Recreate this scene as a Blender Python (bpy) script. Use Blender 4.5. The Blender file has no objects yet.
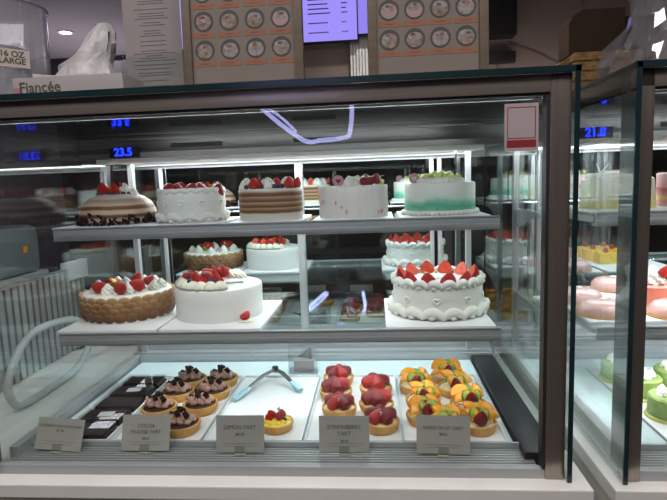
import bpy, bmesh, math, random
from mathutils import Vector, Matrix, Euler
random.seed(7)
PI = math.pi
SC = bpy.context.scene
COL = SC.collection

# ---------------------------------------------------------------- camera
cam_d = bpy.data.cameras.new('camera'); cam = bpy.data.objects.new('camera', cam_d); COL.objects.link(cam)
SC.camera = cam
cam_d.sensor_width = 36.0; cam_d.lens = 36.0 * 537.0 / 667.0; cam_d.clip_start = 0.02
yw, pt, rl = -0.0825, 0.1285, 0.0363
Fv = Vector((math.sin(yw)*math.cos(pt), math.cos(yw)*math.cos(pt), -math.sin(pt)))
R0 = Vector((math.cos(yw), -math.sin(yw), 0)); U0 = R0.cross(Fv)
Rv = R0*math.cos(rl) - U0*math.sin(rl); Uv = U0*math.cos(rl) + R0*math.sin(rl)
cam.matrix_world = Matrix(((Rv.x, Uv.x, -Fv.x, .845), (Rv.y, Uv.y, -Fv.y, -1.054), (Rv.z, Uv.z, -Fv.z, .613), (0, 0, 0, 1)))

# ---------------------------------------------------------------- world, view, light
w = bpy.data.worlds.new('world'); SC.world = w; w.use_nodes = True
w.node_tree.nodes['Background'].inputs[0].default_value = (.5, .5, .55, 1)
w.node_tree.nodes['Background'].inputs[1].default_value = .3
SC.view_settings.view_transform = 'Standard'; SC.view_settings.look = 'None'
SC.view_settings.exposure = 0.6; SC.view_settings.gamma = 1.0
SC.cycles.transparent_max_bounces = 40; SC.cycles.max_bounces = 12; SC.cycles.glossy_bounces = 8
SC.cycles.sample_clamp_indirect = 4.0

def area(name, loc, sx, sy, power, color=(1, 1, 1), rot=(0, 0, 0), spread=180):
    l = bpy.data.lights.new(name, 'AREA'); l.shape = 'RECTANGLE'; l.size = sx; l.size_y = sy
    l.energy = power; l.color = color; l.spread = math.radians(spread)
    o = bpy.data.objects.new(name, l); COL.objects.link(o); o.location = loc; o.rotation_euler = rot
    return o
area('added_ceiling_fill', (.6, -.95, 1.88), 3.0, .5, 27, (1, .94, .9))  # added lamp without a fixture, brightens slab, posters and front rail
area('added_up_fill', (-1.6, 3.6, .9), .6, .6, 6.5, (.95, .9, 1), (PI, 0, 0))  # unseen upward fill added to lift the ceiling at upper left
area('added_up_fill', (1.4, 1.85, .95), 1.6, .1, 2.5, (1, .85, .75), (PI*.75, 0, 0))  # another added fill with no fixture, washes the back wall
area('added_ceiling_fill', (-.6, 4.6, 1.85), 3.0, 1.5, 60, (.95, .88, 1))  # unseen area lamp added to fill the far room at left
COOL = (.93, .97, 1.0)
P_RAIL, P_HOOD, P_SHELF = 1.6, 5.4, 2.2
for X0, X1 in ((.04, 1.15), (1.36, 2.25)):
    cx = (X0+X1)/2; L = X1-X0
    k = L/1.1
    area('rail_light', (cx, .030, .7535), L, .012, P_RAIL*k, COOL, (math.radians(28), 0, 0))
    area('hood_light', (cx, .63, .6885), L, .20, P_HOOD*k, COOL)
    area('shelf_light', (cx, .262, .492), L*.96, .01, P_SHELF*k, COOL, (math.radians(14), 0, 0))
    area('shelf_light', (cx, .243, .227), L*.96, .01, P_SHELF*1.5*k, COOL, (math.radians(10), 0, 0))

# ---------------------------------------------------------------- materials
MATS = {}
def nt(name):
    m = bpy.data.materials.new(name); m.use_nodes = True
    return m, m.node_tree, m.node_tree.nodes['Principled BSDF']
def rgba(c): return (c[0], c[1], c[2], 1)
def mat(name, col, rough=.5, metal=0, col2=None, nscale=20, ndetail=3, bump=0, bscale=60, coat=0, sss=0, spec=None, emis=None, estr=0, stretch=None):
    if name in MATS: return MATS[name]
    m, t, p = nt(name)
    p.inputs['Base Color'].default_value = rgba(col); p.inputs['Roughness'].default_value = rough
    p.inputs['Metallic'].default_value = metal
    if coat: p.inputs['Coat Weight'].default_value = coat; p.inputs['Coat Roughness'].default_value = .08
    if sss: p.inputs['Subsurface Weight'].default_value = sss; p.inputs['Subsurface Radius'].default_value = (.01, .008, .006); p.inputs['Subsurface Scale'].default_value = 1.0
    if spec is not None: p.inputs['Specular IOR Level'].default_value = spec
    if emis: p.inputs['Emission Color'].default_value = rgba(emis); p.inputs['Emission Strength'].default_value = estr
    tc = t.nodes.new('ShaderNodeTexCoord'); src = tc.outputs['Object']
    if stretch:
        mp = t.nodes.new('ShaderNodeMapping'); mp.inputs['Scale'].default_value = stretch
        t.links.new(src, mp.inputs['Vector']); src = mp.outputs['Vector']
    if col2 is None: col2 = tuple(c*.94 for c in col)
    n = t.nodes.new('ShaderNodeTexNoise'); n.inputs['Scale'].default_value = nscale; n.inputs['Detail'].default_value = ndetail
    t.links.new(src, n.inputs['Vector'])
    r = t.nodes.new('ShaderNodeValToRGB'); r.color_ramp.elements[0].position = .35; r.color_ramp.elements[1].position = .65
    r.color_ramp.elements[0].color = rgba(col); r.color_ramp.elements[1].color = rgba(col2)
    t.links.new(n.outputs['Fac'], r.inputs['Fac']); t.links.new(r.outputs['Color'], p.inputs['Base Color'])
    if bump:
        b = t.nodes.new('ShaderNodeTexNoise'); b.inputs['Scale'].default_value = bscale; b.inputs['Detail'].default_value = 2
        t.links.new(src, b.inputs['Vector'])
        bn = t.nodes.new('ShaderNodeBump'); bn.inputs['Strength'].default_value = bump; bn.inputs['Distance'].default_value = .004
        t.links.new(b.outputs['Fac'], bn.inputs['Height']); t.links.new(bn.outputs['Normal'], p.inputs['Normal'])
    MATS[name] = m
    return m
def glass(name, tint=(.97, .99, .98), gl=(1, 1, 1), f0=.045, gain=1.0, haze=0):
    if name in MATS: return MATS[name]
    m = bpy.data.materials.new(name); m.use_nodes = True; t = m.node_tree; t.nodes.clear()
    out = t.nodes.new('ShaderNodeOutputMaterial'); tr = t.nodes.new('ShaderNodeBsdfTransparent'); g = t.nodes.new('ShaderNodeBsdfGlossy')
    tr.inputs[0].default_value = rgba(tint); g.inputs[0].default_value = rgba(gl); g.inputs['Roughness'].default_value = 0.0
    lw = t.nodes.new('ShaderNodeLayerWeight'); lw.inputs['Blend'].default_value = .5
    pw = t.nodes.new('ShaderNodeMath'); pw.operation = 'POWER'; pw.inputs[1].default_value = 5
    ma = t.nodes.new('ShaderNodeMath'); ma.operation = 'MULTIPLY_ADD'; ma.inputs[1].default_value = gain*(1-f0); ma.inputs[2].default_value = f0
    ma.use_clamp = True
    mx = t.nodes.new('ShaderNodeMixShader')
    t.links.new(lw.outputs['Facing'], pw.inputs[0]); t.links.new(pw.outputs[0], ma.inputs[0]); t.links.new(ma.outputs[0], mx.inputs[0])
    if haze:
        df = t.nodes.new('ShaderNodeBsdfDiffuse'); df.inputs[0].default_value = (.8, .8, .85, 1); m2 = t.nodes.new('ShaderNodeMixShader'); m2.inputs[0].default_value = haze
        t.links.new(tr.outputs[0], m2.inputs[1]); t.links.new(df.outputs[0], m2.inputs[2]); t.links.new(m2.outputs[0], mx.inputs[1])
    else: t.links.new(tr.outputs[0], mx.inputs[1])
    t.links.new(g.outputs[0], mx.inputs[2]); t.links.new(mx.outputs[0], out.inputs[0])
    MATS[name] = m
    return m
def emit(name, col, s):
    if name in MATS: return MATS[name]
    m = bpy.data.materials.new(name); m.use_nodes = True; t = m.node_tree; t.nodes.clear()
    out = t.nodes.new('ShaderNodeOutputMaterial'); e = t.nodes.new('ShaderNodeEmission')
    e.inputs[0].default_value = rgba(col); e.inputs[1].default_value = s; t.links.new(e.outputs[0], out.inputs[0])
    MATS[name] = m
    return m
def ramp_mat(name, axis, stops, scale=1.0, rough=.5, wob=0, wscale=8, coat=0, bump=0, interp='LINEAR', bscale=60):
    """colour along an object axis (z) or radius ('r'); stops = [(position, colour)]"""
    if name in MATS: return MATS[name]
    m, t, p = nt(name); p.inputs['Roughness'].default_value = rough
    if coat: p.inputs['Coat Weight'].default_value = coat; p.inputs['Coat Roughness'].default_value = .08
    tc = t.nodes.new('ShaderNodeTexCoord')
    if axis == 'r':
        sp = t.nodes.new('ShaderNodeSeparateXYZ'); t.links.new(tc.outputs['Object'], sp.inputs[0])
        cb = t.nodes.new('ShaderNodeCombineXYZ'); t.links.new(sp.outputs[0], cb.inputs[0]); t.links.new(sp.outputs[1], cb.inputs[1])
        ln = t.nodes.new('ShaderNodeVectorMath'); ln.operation = 'LENGTH'; t.links.new(cb.outputs[0], ln.inputs[0]); val = ln.outputs['Value']
    else:
        sp = t.nodes.new('ShaderNodeSeparateXYZ'); t.links.new(tc.outputs['Object'], sp.inputs[0]); val = sp.outputs['XYZ'.index(axis.upper())]
    mu = t.nodes.new('ShaderNodeMath'); mu.operation = 'MULTIPLY'; mu.inputs[1].default_value = scale; t.links.new(val, mu.inputs[0]); v = mu.outputs[0]
    if wob:
        n = t.nodes.new('ShaderNodeTexNoise'); n.inputs['Scale'].default_value = wscale; n.inputs['Detail'].default_value = 2
        t.links.new(tc.outputs['Object'], n.inputs['Vector'])
        a = t.nodes.new('ShaderNodeMath'); a.operation = 'MULTIPLY_ADD'; a.inputs[1].default_value = wob
        s = t.nodes.new('ShaderNodeMath'); s.operation = 'SUBTRACT'; s.inputs[1].default_value = .5
        t.links.new(n.outputs['Fac'], s.inputs[0]); t.links.new(s.outputs[0], a.inputs[0]); t.links.new(v, a.inputs[2]); v = a.outputs[0]
    r = t.nodes.new('ShaderNodeValToRGB'); r.color_ramp.interpolation = interp
    el = r.color_ramp.elements
    while len(el) < len(stops): el.new(.5)
    for e, (q, c) in zip(el, stops): e.position = q; e.color = rgba(c)
    t.links.new(v, r.inputs[0]); t.links.new(r.outputs[0], p.inputs['Base Color'])
    if bump:
        b = t.nodes.new('ShaderNodeTexNoise'); b.inputs['Scale'].default_value = bscale
        t.links.new(tc.outputs['Object'], b.inputs['Vector'])
        bn = t.nodes.new('ShaderNodeBump'); bn.inputs['Strength'].default_value = bump; bn.inputs['Distance'].default_value = .004
        t.links.new(b.outputs['Fac'], bn.inputs['Height']); t.links.new(bn.outputs['Normal'], p.inputs['Normal'])
    MATS[name] = m
    return m

M_glass = glass('case glass'); M_side = glass('side glass', (.93, .96, .95), f0=.06, gain=1.3)
M_top = glass('top glass', (.9, .95, .94), f0=.06, gain=1.2)
M_shelfglass = glass('shelf glass', (.95, .985, .975), f0=.05)
M_acr = glass('clear acrylic', (.9, .91, .93), f0=.05)
M_film = glass('clear film', (.88, .88, .9), f0=.2, gain=1.6, haze=.12)
M_plas = glass('thin clear plastic', (.93, .94, .95), f0=.08, gain=1.4)
M_teal = mat('teal glass edge', (.008, .022, .028), .2, 0, (.016, .036, .044), 6, spec=.6)
M_steel = mat('brushed steel', (.40, .34, .31), .26, .65, (.34, .29, .26), 3, stretch=(1, 1, 90), ndetail=6)
M_steelv = mat('brushed steel upright', (.34, .29, .265), .24, .75, (.29, .25, .225), 3, stretch=(90, 90, 1), ndetail=6)
M_pol = mat('polished steel', (.5, .52, .52), .12, 1, (.46, .48, .48), 5)
M_inner = mat('case steel', (.50, .51, .53), .34, .45, (.44, .45, .47), 3, stretch=(1, 1, 60))
M_alu = mat('aluminium', (.56, .57, .59), .35, .6, (.50, .51, .53), 8)
M_rail = mat('grey shelf rail', (.40, .41, .43), .4, .2, (.36, .37, .39), 6)
M_dark = mat('black gasket', (.02, .02, .02), .5)
M_deck = mat('pale blue deck', (.58, .68, .71), .35, 0, (.54, .64, .67), 5)
M_tray = mat('white tray', (.80, .81, .83), .3, 0, (.77, .78, .80), 6, coat=.3)
M_board = mat('white cake board', (.78, .78, .80), .45, 0, (.75, .75, .77), 9)
M_white = mat('white plastic', (.72, .73, .74), .4)
M_cream = mat('whipped cream', (.83, .81, .76), .5, 0, (.80, .78, .72), 40, bump=.15, bscale=120, sss=.15)
M_frost = mat('smooth white frosting', (.80, .79, .75), .5, 0, (.77, .76, .72), 14, bump=.12, bscale=35, sss=.1)
M_ivory = mat('ivory piped cream', (.80, .77, .66), .5, 0, (.76, .73, .60), 40, bump=.2, bscale=130, sss=.1)
M_choc = mat('dark chocolate', (.014, .006, .005), .45, 0, (.03, .012, .009), 90, bump=.5, bscale=160, spec=.2)
M_ganache = mat('chocolate filling', (.028, .011, .009), .35, 0, (.045, .018, .014), 40)
M_mousse = mat('cocoa mousse cream', (.40, .22, .165), .5, 0, (.52, .33, .27), 60, bump=.2)
M_crust = mat('baked tart crust', (.58, .28, .07), .55, 0, (.70, .39, .12), 30, bump=.35, bscale=90)
M_custard = mat('pastry custard', (.80, .66, .36), .4, 0, (.85, .72, .44), 20)
M_lemon = mat('lemon curd', (.85, .60, .03), .3, 0, (.88, .68, .08), 30, coat=.5)
M_blue = mat('blueberry skin', (.025, .025, .05), .35, 0, (.05, .05, .10), 30)
M_grape = mat('green grape skin', (.50, .62, .10), .2, 0, (.62, .70, .22), 20, coat=.4, sss=.2)
M_leaf = mat('green leaf', (.10, .25, .04), .45, 0, (.16, .34, .07), 30)
M_rasp = mat('raspberry', (.42, .03, .06), .35, 0, (.55, .08, .10), 60, bump=.5, bscale=250)
M_redskin = mat('strawberry skin', (.42, .010, .010), .3, 0, (.52, .022, .012), 70, bump=.5, bscale=300, spec=.35)
M_redcut = ramp_mat('strawberry cut face', 'x', [(0, (.85, .30, .22)), (.45, (.78, .10, .06)), (1, (.66, .04, .03))], 90, .3, wob=.5, wscale=200, coat=.4)
M_darkred = mat('glazed strawberry skin', (.12, .003, .008), .32, 0, (.26, .008, .014), 60, bump=.4, bscale=300, coat=.15)
M_darkcut = mat('glazed strawberry flesh', (.50, .05, .05), .3, 0, (.66, .14, .11), 90, coat=.2)
M_orange = ramp_mat('orange flesh', 'r', [(0, (.85, .40, .05)), (.5, (.90, .33, .002)), (.82, (.92, .38, .004)), (.9, (.88, .40, .03)), (1, (.80, .22, .003))], 52, .3, wob=.35, wscale=220, coat=.15)
M_kiwi = ramp_mat('kiwi flesh', 'r', [(0, (.66, .72, .38)), (.28, (.60, .68, .30)), (.38, (.16, .22, .03)), (.5, (.30, .46, .05)), (.9, (.26, .44, .05)), (1, (.12, .16, .03))], 75, .3, wob=.25, wscale=300, coat=.2)
M_paper = mat('card paper', (.37, .36, .335), .6, 0, (.33, .32, .30), 12)
M_ink = mat('dark ink', (.08, .07, .06), .6)
M_wall = mat('dark stone wall', (.11, .088, .083), .6, 0, (.135, .11, .105), 1.5, ndetail=8)
M_ceil = mat('grey ceiling', (.30, .26, .28), .8, 0, (.27, .24, .26), 2)
M_slab = mat('cream stone counter', (.82, .81, .79), .35, 0, (.77, .76, .74), 9, coat=.1)
M_slab2 = mat('beige counter edge', (.52, .48, .41), .4)
M_floor = mat('dark tile floor', (.035, .03, .028), .5, 0, (.045, .04, .04), 2)
M_hood = mat('hood steel', (.15, .148, .145), .3, .7, (.12, .118, .116), 3, stretch=(1, 1, 60))
M_black = mat('black plastic', (.008, .008, .009), .5, spec=.25)

# ---------------------------------------------------------------- mesh helpers
class MB:
    def __init__(s): s.bm = bmesh.new(); s.mi = 0
    def _tag(s, n0):
        s.bm.faces.ensure_lookup_table()
        for f in s.bm.faces[n0:]: f.material_index = s.mi
    def box(s, c, d, rot=None, bev=0):
        n0 = len(s.bm.faces)
        r = bmesh.ops.create_cube(s.bm, size=1)['verts']
        M = Matrix.Translation(c) @ (Euler(rot).to_matrix().to_4x4() if rot else Matrix.Identity(4)) @ Matrix.Diagonal((d[0], d[1], d[2], 1))
        bmesh.ops.transform(s.bm, matrix=M, verts=r)
        if bev:
            e = list({e for v in r for e in v.link_edges})
            bmesh.ops.bevel(s.bm, geom=e, offset=bev, segments=2, affect='EDGES', profile=.6)
        s._tag(n0); return s
    def bx(s, x0, x1, y0, y1, z0, z1, bev=0): return s.box(((x0+x1)/2, (y0+y1)/2, (z0+z1)/2), (x1-x0, y1-y0, z1-z0), None, bev)
    def ell(s, c, r, rot=None, u=14, v=9):
        n0 = len(s.bm.faces)
        vs = bmesh.ops.create_uvsphere(s.bm, u_segments=u, v_segments=v, radius=1)['verts']
        M = Matrix.Translation(c) @ (Euler(rot).to_matrix().to_4x4() if rot else Matrix.Identity(4)) @ Matrix.Diagonal((r[0], r[1], r[2], 1))
        bmesh.ops.transform(s.bm, matrix=M, verts=vs); s._tag(n0); return s
    def lathe(s, prof, seg=32, c=(0, 0, 0), fn=None, sx=1, sy=1):
        """prof = [(r, z)]; fn(theta, r, z) -> radius"""
        n0 = len(s.bm.faces); rings = []
        for r, z in prof:
            if r < 1e-6: rings.append([s.bm.verts.new((c[0], c[1], c[2]+z))]); continue
            ring = []
            for i in range(seg):
                a = 2*PI*i/seg; rr = fn(a, r, z) if fn else r
                ring.append(s.bm.verts.new((c[0]+rr*math.cos(a)*sx, c[1]+rr*math.sin(a)*sy, c[2]+z)))
            rings.append(ring)
        for A, B in zip(rings, rings[1:]):
            for i in range(seg):
                j = (i+1) % seg
                if len(A) == 1 and len(B) == 1: continue
                if len(A) == 1: s.bm.faces.new((A[0], B[j], B[i]))
                elif len(B) == 1: s.bm.faces.new((A[i], A[j], B[0]))
                else: s.bm.faces.new((A[i], A[j], B[j], B[i]))
        s._tag(n0); return s
    def tube(s, pts, r, seg=8, closed=False, flat=1.0):
        n0 = len(s.bm.faces); pts = [Vector(p) for p in pts]; n = len(pts); rings = []
        up = Vector((0, 0, 1)); prev = None
        for i, p in enumerate(pts):
            a = pts[(i-1) % n] if (closed or i > 0) else p; b = pts[(i+1) % n] if (closed or i < n-1) else p
            t = (b-a).normalized()
            if prev is None:
                u = up.cross(t)
                if u.length < .1: u = Vector((1, 0, 0)).cross(t)
                u.normalize()
            else: u = (prev - t*prev.dot(t)).normalized()
            prev = u; v = t.cross(u); rr = r[i] if isinstance(r, (list, tuple)) else r
            rings.append([s.bm.verts.new(p + u*rr*math.cos(2*PI*k/seg) + v*rr*flat*math.sin(2*PI*k/seg)) for k in range(seg)])
        m = n if closed else n-1
        for i in range(m):
            A, B = rings[i], rings[(i+1) % n]
            for k in range(seg): s.bm.faces.new((A[k], A[(k+1) % seg], B[(k+1) % seg], B[k]))
        if not closed:
            s.bm.faces.new(rings[0][::-1]); s.bm.faces.new(rings[-1])
        s._tag(n0); return s
    def prism(s, poly, z0, z1, axis='z', off=(0, 0, 0)):
        n0 = len(s.bm.faces)
        def P(a, b, h):
            return {'z': (a, b, h), 'y': (a, h, b), 'x': (h, a, b)}[axis]
        A = [s.bm.verts.new(Vector(P(a, b, z0))+Vector(off)) for a, b in poly]; B = [s.bm.verts.new(Vector(P(a, b, z1))+Vector(off)) for a, b in poly]
        s.bm.faces.new(A[::-1]); s.bm.faces.new(B)
        for i in range(len(poly)):
            j = (i+1) % len(poly); s.bm.faces.new((A[i], A[j], B[j], B[i]))
        s._tag(n0); return s
    def mesh(s, name, mats, smooth=True, angle=40):
        bmesh.ops.recalc_face_normals(s.bm, faces=s.bm.faces)
        me = bpy.data.meshes.new(name); s.bm.to_mesh(me); s.bm.free()
        for m in (mats if isinstance(mats, (list, tuple)) else [mats]): me.materials.append(m)
        if smooth:
            for p in me.polygons: p.use_smooth = True
            try: me.set_sharp_from_angle(angle=math.radians(angle))
            except Exception: pass
        return me
def obj(name, me, parent=None, loc=(0, 0, 0), rot=(0, 0, 0), sc=(1, 1, 1)):
    o = bpy.data.objects.new(name, me); COL.objects.link(o); o.location = loc; o.rotation_euler = rot
    o.scale = sc if isinstance(sc, (tuple, list)) else (sc, sc, sc)
    if parent: o.parent = parent
    return o
def thing(name, label, cat, loc=(0, 0, 0), rz=0, group=None, rot=None):
    o = bpy.data.objects.new(name, None); COL.objects.link(o); o.empty_display_size = .02
    o.location = loc; o.rotation_euler = rot if rot else (0, 0, rz); o['label'] = label; o['category'] = cat
    if group: o['group'] = group
    return o
def tag(o, label, cat, group=None, kind=None):
    o['label'] = label; o['category'] = cat
    if group: o['group'] = group
    if kind: o['kind'] = kind
    return o
def struct(name, me, loc=(0, 0, 0)):
    o = obj(name, me, None, loc); o['kind'] = 'structure'; return o
def mk(name, m, parent, fn, smooth=True, loc=(0, 0, 0), rot=(0, 0, 0), sc=1):
    b = MB(); fn(b); return obj(name, b.mesh(name, m, smooth), parent, loc, rot, sc)
def copy_tree(o, parent=None):
    c = o.copy(); COL.objects.link(c); c.parent = parent
    for ch in list(o.children): copy_tree(ch, c)
    return c
def text(name, body, size, m, parent, loc=(0, 0, 0), rot=(0, 0, 0), align='CENTER', ext=.0002, sc=(1, 1, 1), space=1.0, bold=0):
    cu = bpy.data.curves.new(name, 'FONT'); cu.body = body; cu.size = size; cu.align_x = align; cu.extrude = ext; cu.space_line = space; cu.offset = bold
    tmp = bpy.data.objects.new(name, cu); COL.objects.link(tmp)
    dg = bpy.context.evaluated_depsgraph_get(); dg.update()
    me = bpy.data.meshes.new_from_object(tmp.evaluated_get(dg)); bpy.data.objects.remove(tmp)
    me.materials.clear(); me.materials.append(m)
    return obj(name, me, parent, loc, rot, sc)

# ================================================================ SETTING
struct('floor', MB().bx(-3.5, 4.5, -5, 6.2, -.95, -.9).mesh('floor', M_floor, False))
struct('ceiling', MB().bx(-3.5, 4.5, -5, 6.2, 1.9, 1.95).mesh('ceiling', M_ceil, False))
def stone(b):
    b.bx(-.56, 4.5, 2.1, 2.2, -.9, 1.9)
struct('wall_back', MB().bx(-.56, 4.5, 2.1, 2.2, -.9, 1.9).mesh('wall_back', M_wall, False))
struct('wall_far', MB().bx(-3.5, 4.5, 6.0, 6.1, -.9, 1.9).mesh('wall_far', mat('dark brown wall', (.045, .03, .03), .7), False))
struct('wall_left', MB().bx(-3.5, -3.4, -5, 6.1, -.9, 1.9).mesh('wall_left', mat('dark left wall', (.06, .05, .055), .7), False))
struct('wall_right', MB().bx(4.4, 4.5, -5, 6.1, -.9, 1.9).mesh('wall_right', M_wall, False))
struct('wall_front', MB().bx(-3.5, 4.5, -5, -4.9, -.9, 1.9).mesh('wall_front', mat('grey front wall', (.10, .095, .09), .7, 0, (.05, .05, .05), .8), False))
# lowered ceiling panel edge seen at upper left
struct('trim_1', MB().bx(-3.4, -.56, 4.2, 4.35, 1.62, 1.9).mesh('trim_1', mat('dark soffit', (.03, .025, .027), .6), False))
# stone veins on back wall
def veins(b):
    for pts in ([(1.6, 1.33), (1.75, 1.27), (1.88, 1.2), (1.95, 1.17)], [(1.8, 1.75), (1.86, 1.66), (1.95, 1.58), (1.99, 1.5)], [(1.5, 1.28), (1.54, 1.2), (1.5, 1.1)], [(2.1, 1.6), (2.3, 1.5), (2.6, 1.2)]):
        b.tube([(x, 2.0995, z) for x, z in pts], .006, 5)
struct('trim_2', (lambda b: (veins(b), b.mesh('trim_2', mat('dark stone vein', (.085, .055, .045), .6)))[1])(MB()))

def downlight(x, y, label, power, grp=None):
    t = thing('ceiling_downlight', label, 'ceiling light', (x, y, 1.9), 0, grp)
    mk('trim_ring', M_white, t, lambda b: b.lathe([(.045, 0), (.06, 0), (.062, -.006), (.045, -.008), (.045, 0)], 24))
    mk('lamp_disc', emit('downlight glow', (1, .9, .8), 14), t, lambda b: b.lathe([(0, -.004), (.044, -.004), (.044, -.001), (0, -.001)], 24))
    l = bpy.data.lights.new('downlight_beam', 'SPOT'); l.energy = power; l.color = (1, .88, .76); l.spot_size = math.radians(120); l.spot_blend = .6; l.shadow_soft_size = .04
    o = bpy.data.objects.new('downlight_beam', l); COL.objects.link(o); o.location = (x, y, 1.88)
downlight(-1.66, 3.36, 'round recessed ceiling downlight seen left of the plastic bag', 12)
for x, y, lb in [(-1.4, -1.6, 'left one of the near row'), (.2, -2.2, 'middle one of the near row'), (1.9, -1.6, 'right one of the near row'), (3.2, -3.0, 'by the right wall'), (-.9, -3.9, 'left one near the entrance wall'), (1.0, -3.6, 'right one near the entrance wall')]:
    downlight(x, y, 'recessed customer side ceiling downlight, '+lb, 22, 'downlights behind the camera')
downlight(.9, 1.55, 'recessed ceiling downlight over the staff side behind the display cases', 22)

# ================================================================ COUNTERS
def counter(x0, x1, label):
    t = thing('counter_base', label, 'counter', ((x0+x1)/2, .4, -.9)); h = (x1-x0)/2
    mk('counter_body', mat('white counter panel', (.62, .62, .61), .4), t, lambda b: b.bx(-h, h, -.44, .5, 0, .855))
    mk('stone_slab', M_slab, t, lambda b: b.bx(-h, h, -.447, .52, .868, .899, .003), smooth=False)
    mk('slab_edge', M_slab2, t, lambda b: b.bx(-h, h, -.443, .51, .855, .869))
    return t
counter(-.9, 1.252, 'cream stone counter carrying the wide left display case')
counter(1.292, 2.5, 'cream stone counter carrying the right hand display case')

# ================================================================ DISPLAY CASES
def led_digits(parent, x, z, y, s, txt):
    mk('thermometer_bezel', M_black, parent, lambda b: b.bx(x-.035*s, x+.04*s, y-.004, y, z-.011*s, z+.013*s, .002))
    text('thermometer_digits', txt, .027*s, emit('blue digits', (.006, .02, 1), 4), parent, (x, y-.0045, z-.007*s), (PI/2, 0, 0), bold=.0008)
def make_case(W, label, digits, dx, left_post):
    t = thing('display_case', label, 'display case')
    # base frame and deck
    mk('base_frame', M_inner, t, lambda b: (b.bx(0, W, .0, .012, .0, .016), b.bx(0, W+.038, .66, .80, .0, .018), b.bx(0, W+.038, .022, .66, .0, .008)))
    mk('deck', M_deck, t, lambda b: b.bx(.035, W-.035, .078, .655, .008, .022, .002), False)
    def grille(b):
        for i in range(7): b.bx(.01, W-.01, .010+i*.0095, .0155+i*.0095, .008, .019+.0004*i, .001)
        b.bx(.01, W-.01, .0765, .082, .008, .033)
    mk('front_air_grille', M_inner, t, grille)
    mk('black_base_seal', M_rail, t, lambda b: b.bx(-.003, W+.04, -.006, .009, -.001, .020))
    def siderail(b):
        b.bx(.004, .026, .03, .66, .008, .044, .002)
    mk('side_rail', M_alu, t, siderail)
    mk('side_rail', mat('steel rail painted reflection', (.02, .021, .023), .3, spec=.2), t, lambda b: b.bx(W-.029, W+.038, .03, .66, .008, .036, .002))  # right rail: the black that its steel reflects is put into the colour
    def sill(b):
        b.bx(0, W+.038, .66, .672, .018, .042); b.bx(0, W+.038, .672, .80, .038, .050); b.bx(0, W+.038, .70, .712, .05, .074); b.bx(0, W+.038, .712, .80, .070, .080)
        b.bx(0, W+.038, .745, .80, .08, .094)
    mk('rear_sill', M_inner, t, sill)
    # rear sliding mirror doors
    D = [(.0, .095), (.10, .573), (.59, 1.03), (1.06, W+.038)] if W > 1.1 else [(.0, .33), (.35, W-.3), (W-.28, W+.038)]
    mp = mat('mirror glass', (.47, .52, .52), .015, 1, (.46, .51, .51), 3)
    for a, c in D:
        mk('mirror_door', mp, t, lambda b: b.bx(a, c, .800, .808, .09, .70), False)
    def mull(b):
        for a, c in zip(D, D[1:]):
            m0, m1 = a[1], c[0]; m0 -= .004; m1 += .004
            b.bx(m0, m0+.013, .786, .812, .08, .70, .002); b.bx(m1-.013, m1, .780, .812, .08, .70, .002)
        b.bx(0, W+.038, .785, .812, .675, .70); b.bx(0, W+.038, .79, .812, .08, .105)
    mk('door_frame', M_alu, t, mull)
    # hood
    mk('rear_hood', M_hood, t, lambda b: (b.bx(.0, W+.038, .45, .83, .700, .79, .003), b.bx(.0, W+.038, .443, .452, .696, .712), b.bx(0, W+.038, .446, .452, .748, .752)))
    mk('hood_light_panel', mat('white light panel', (.8, .8, .8), .5), t, lambda b: (b.bx(.02, W-.02, .52, .74, .690, .699), b.bx(.02, W-.02, .50, .52, .684, .699), b.bx(.02, W-.02, .74, .76, .684, .699)))
    led_digits(t, dx, .712, .4415, 1.15, digits)
    for a in ((.62, .74), (.27, .42)): mk('hood_badge', M_dark, t, lambda b: b.bx(a[0], a[1], .4485, .451, .722, .734))
    # shelves
    def shelf(y0, y1, z, frz):
        g = mk('glass_shelf', M_shelfglass, t, lambda b: b.bx(.035, W-.04, y0+.006, y1, z, z+.007), False)
        mk('price_rail', M_rail, g, lambda b: (b.bx(.03, W-.035, y0-.004, y0+.005, z-.020, z+.011, .0015), b.bx(.03, W-.035, y0-.004, y0+.026, z-.021, z-.016)))
        mk('rail_strip', M_alu, g, lambda b: (b.bx(.032, W-.037, y0-.0055, y0-.0035, z-.018, z-.006, .0008), b.bx(.032, W-.037, y0-.0055, y0-.0035, z+.008, z+.0115)))
        for x in (.032, W-.040):
            mk('shelf_bracket', M_inner, g, lambda b: b.prism([(y0+.03, z-.014), (y0+.03, z-.001), (.70, z-.001), (.70, z-.060), (.66, z-.058), (.50, z-.018)], x, x+.006, 'x'))
        mk('light_tube', M_white, g, lambda b: b.bx(.06, W-.06, y0+.014, y0+.026, z-.016, z-.0085))
    shelf(.24, .52, .5065, 0); shelf(.22, .70, .240, 0)
    # uprights
    for x in (.028, W-.042): mk('shelf_upright', M_alu, t, lambda b: b.bx(x, x+.016, .68, .70, .05, .70))
    for x in (.11, W-.15): mk('rear_bracket', M_alu, t, lambda b: b.bx(x, x+.022, .735, .765, .094, .235))
    mk('vertical_tube', M_pol, t, lambda b: [b.tube([(x, .6, .51), (x, .6, .70)], .003, 8) for x in (W-.085,)])
    # glass
    mk('front_glass', M_glass, t, lambda b: b.bx(max(.001, left_post[1]), W, -.003, .001, .018, .755), False)
    for x in (-.008, W+.040):
        g = mk('side_glass', M_side, t, lambda b: b.bx(x, x+.007, -.018, .80, -.0005, .798), False)
        mk('polished_edge', M_teal, g, lambda b: (b.bx(x-.0002, x+.0085, -.0215, -.018, -.0005, .803), b.bx(x, x+.007, -.018, .83, .798, .803)))
    g = mk('top_glass', M_top, t, lambda b: b.bx(-.010, W+.048, -.014, .44, .796, .804), False)
    mk('polished_edge', M_teal, g, lambda b: b.bx(-.010, W+.050, -.0215, -.014, .7935, .8045))
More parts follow.
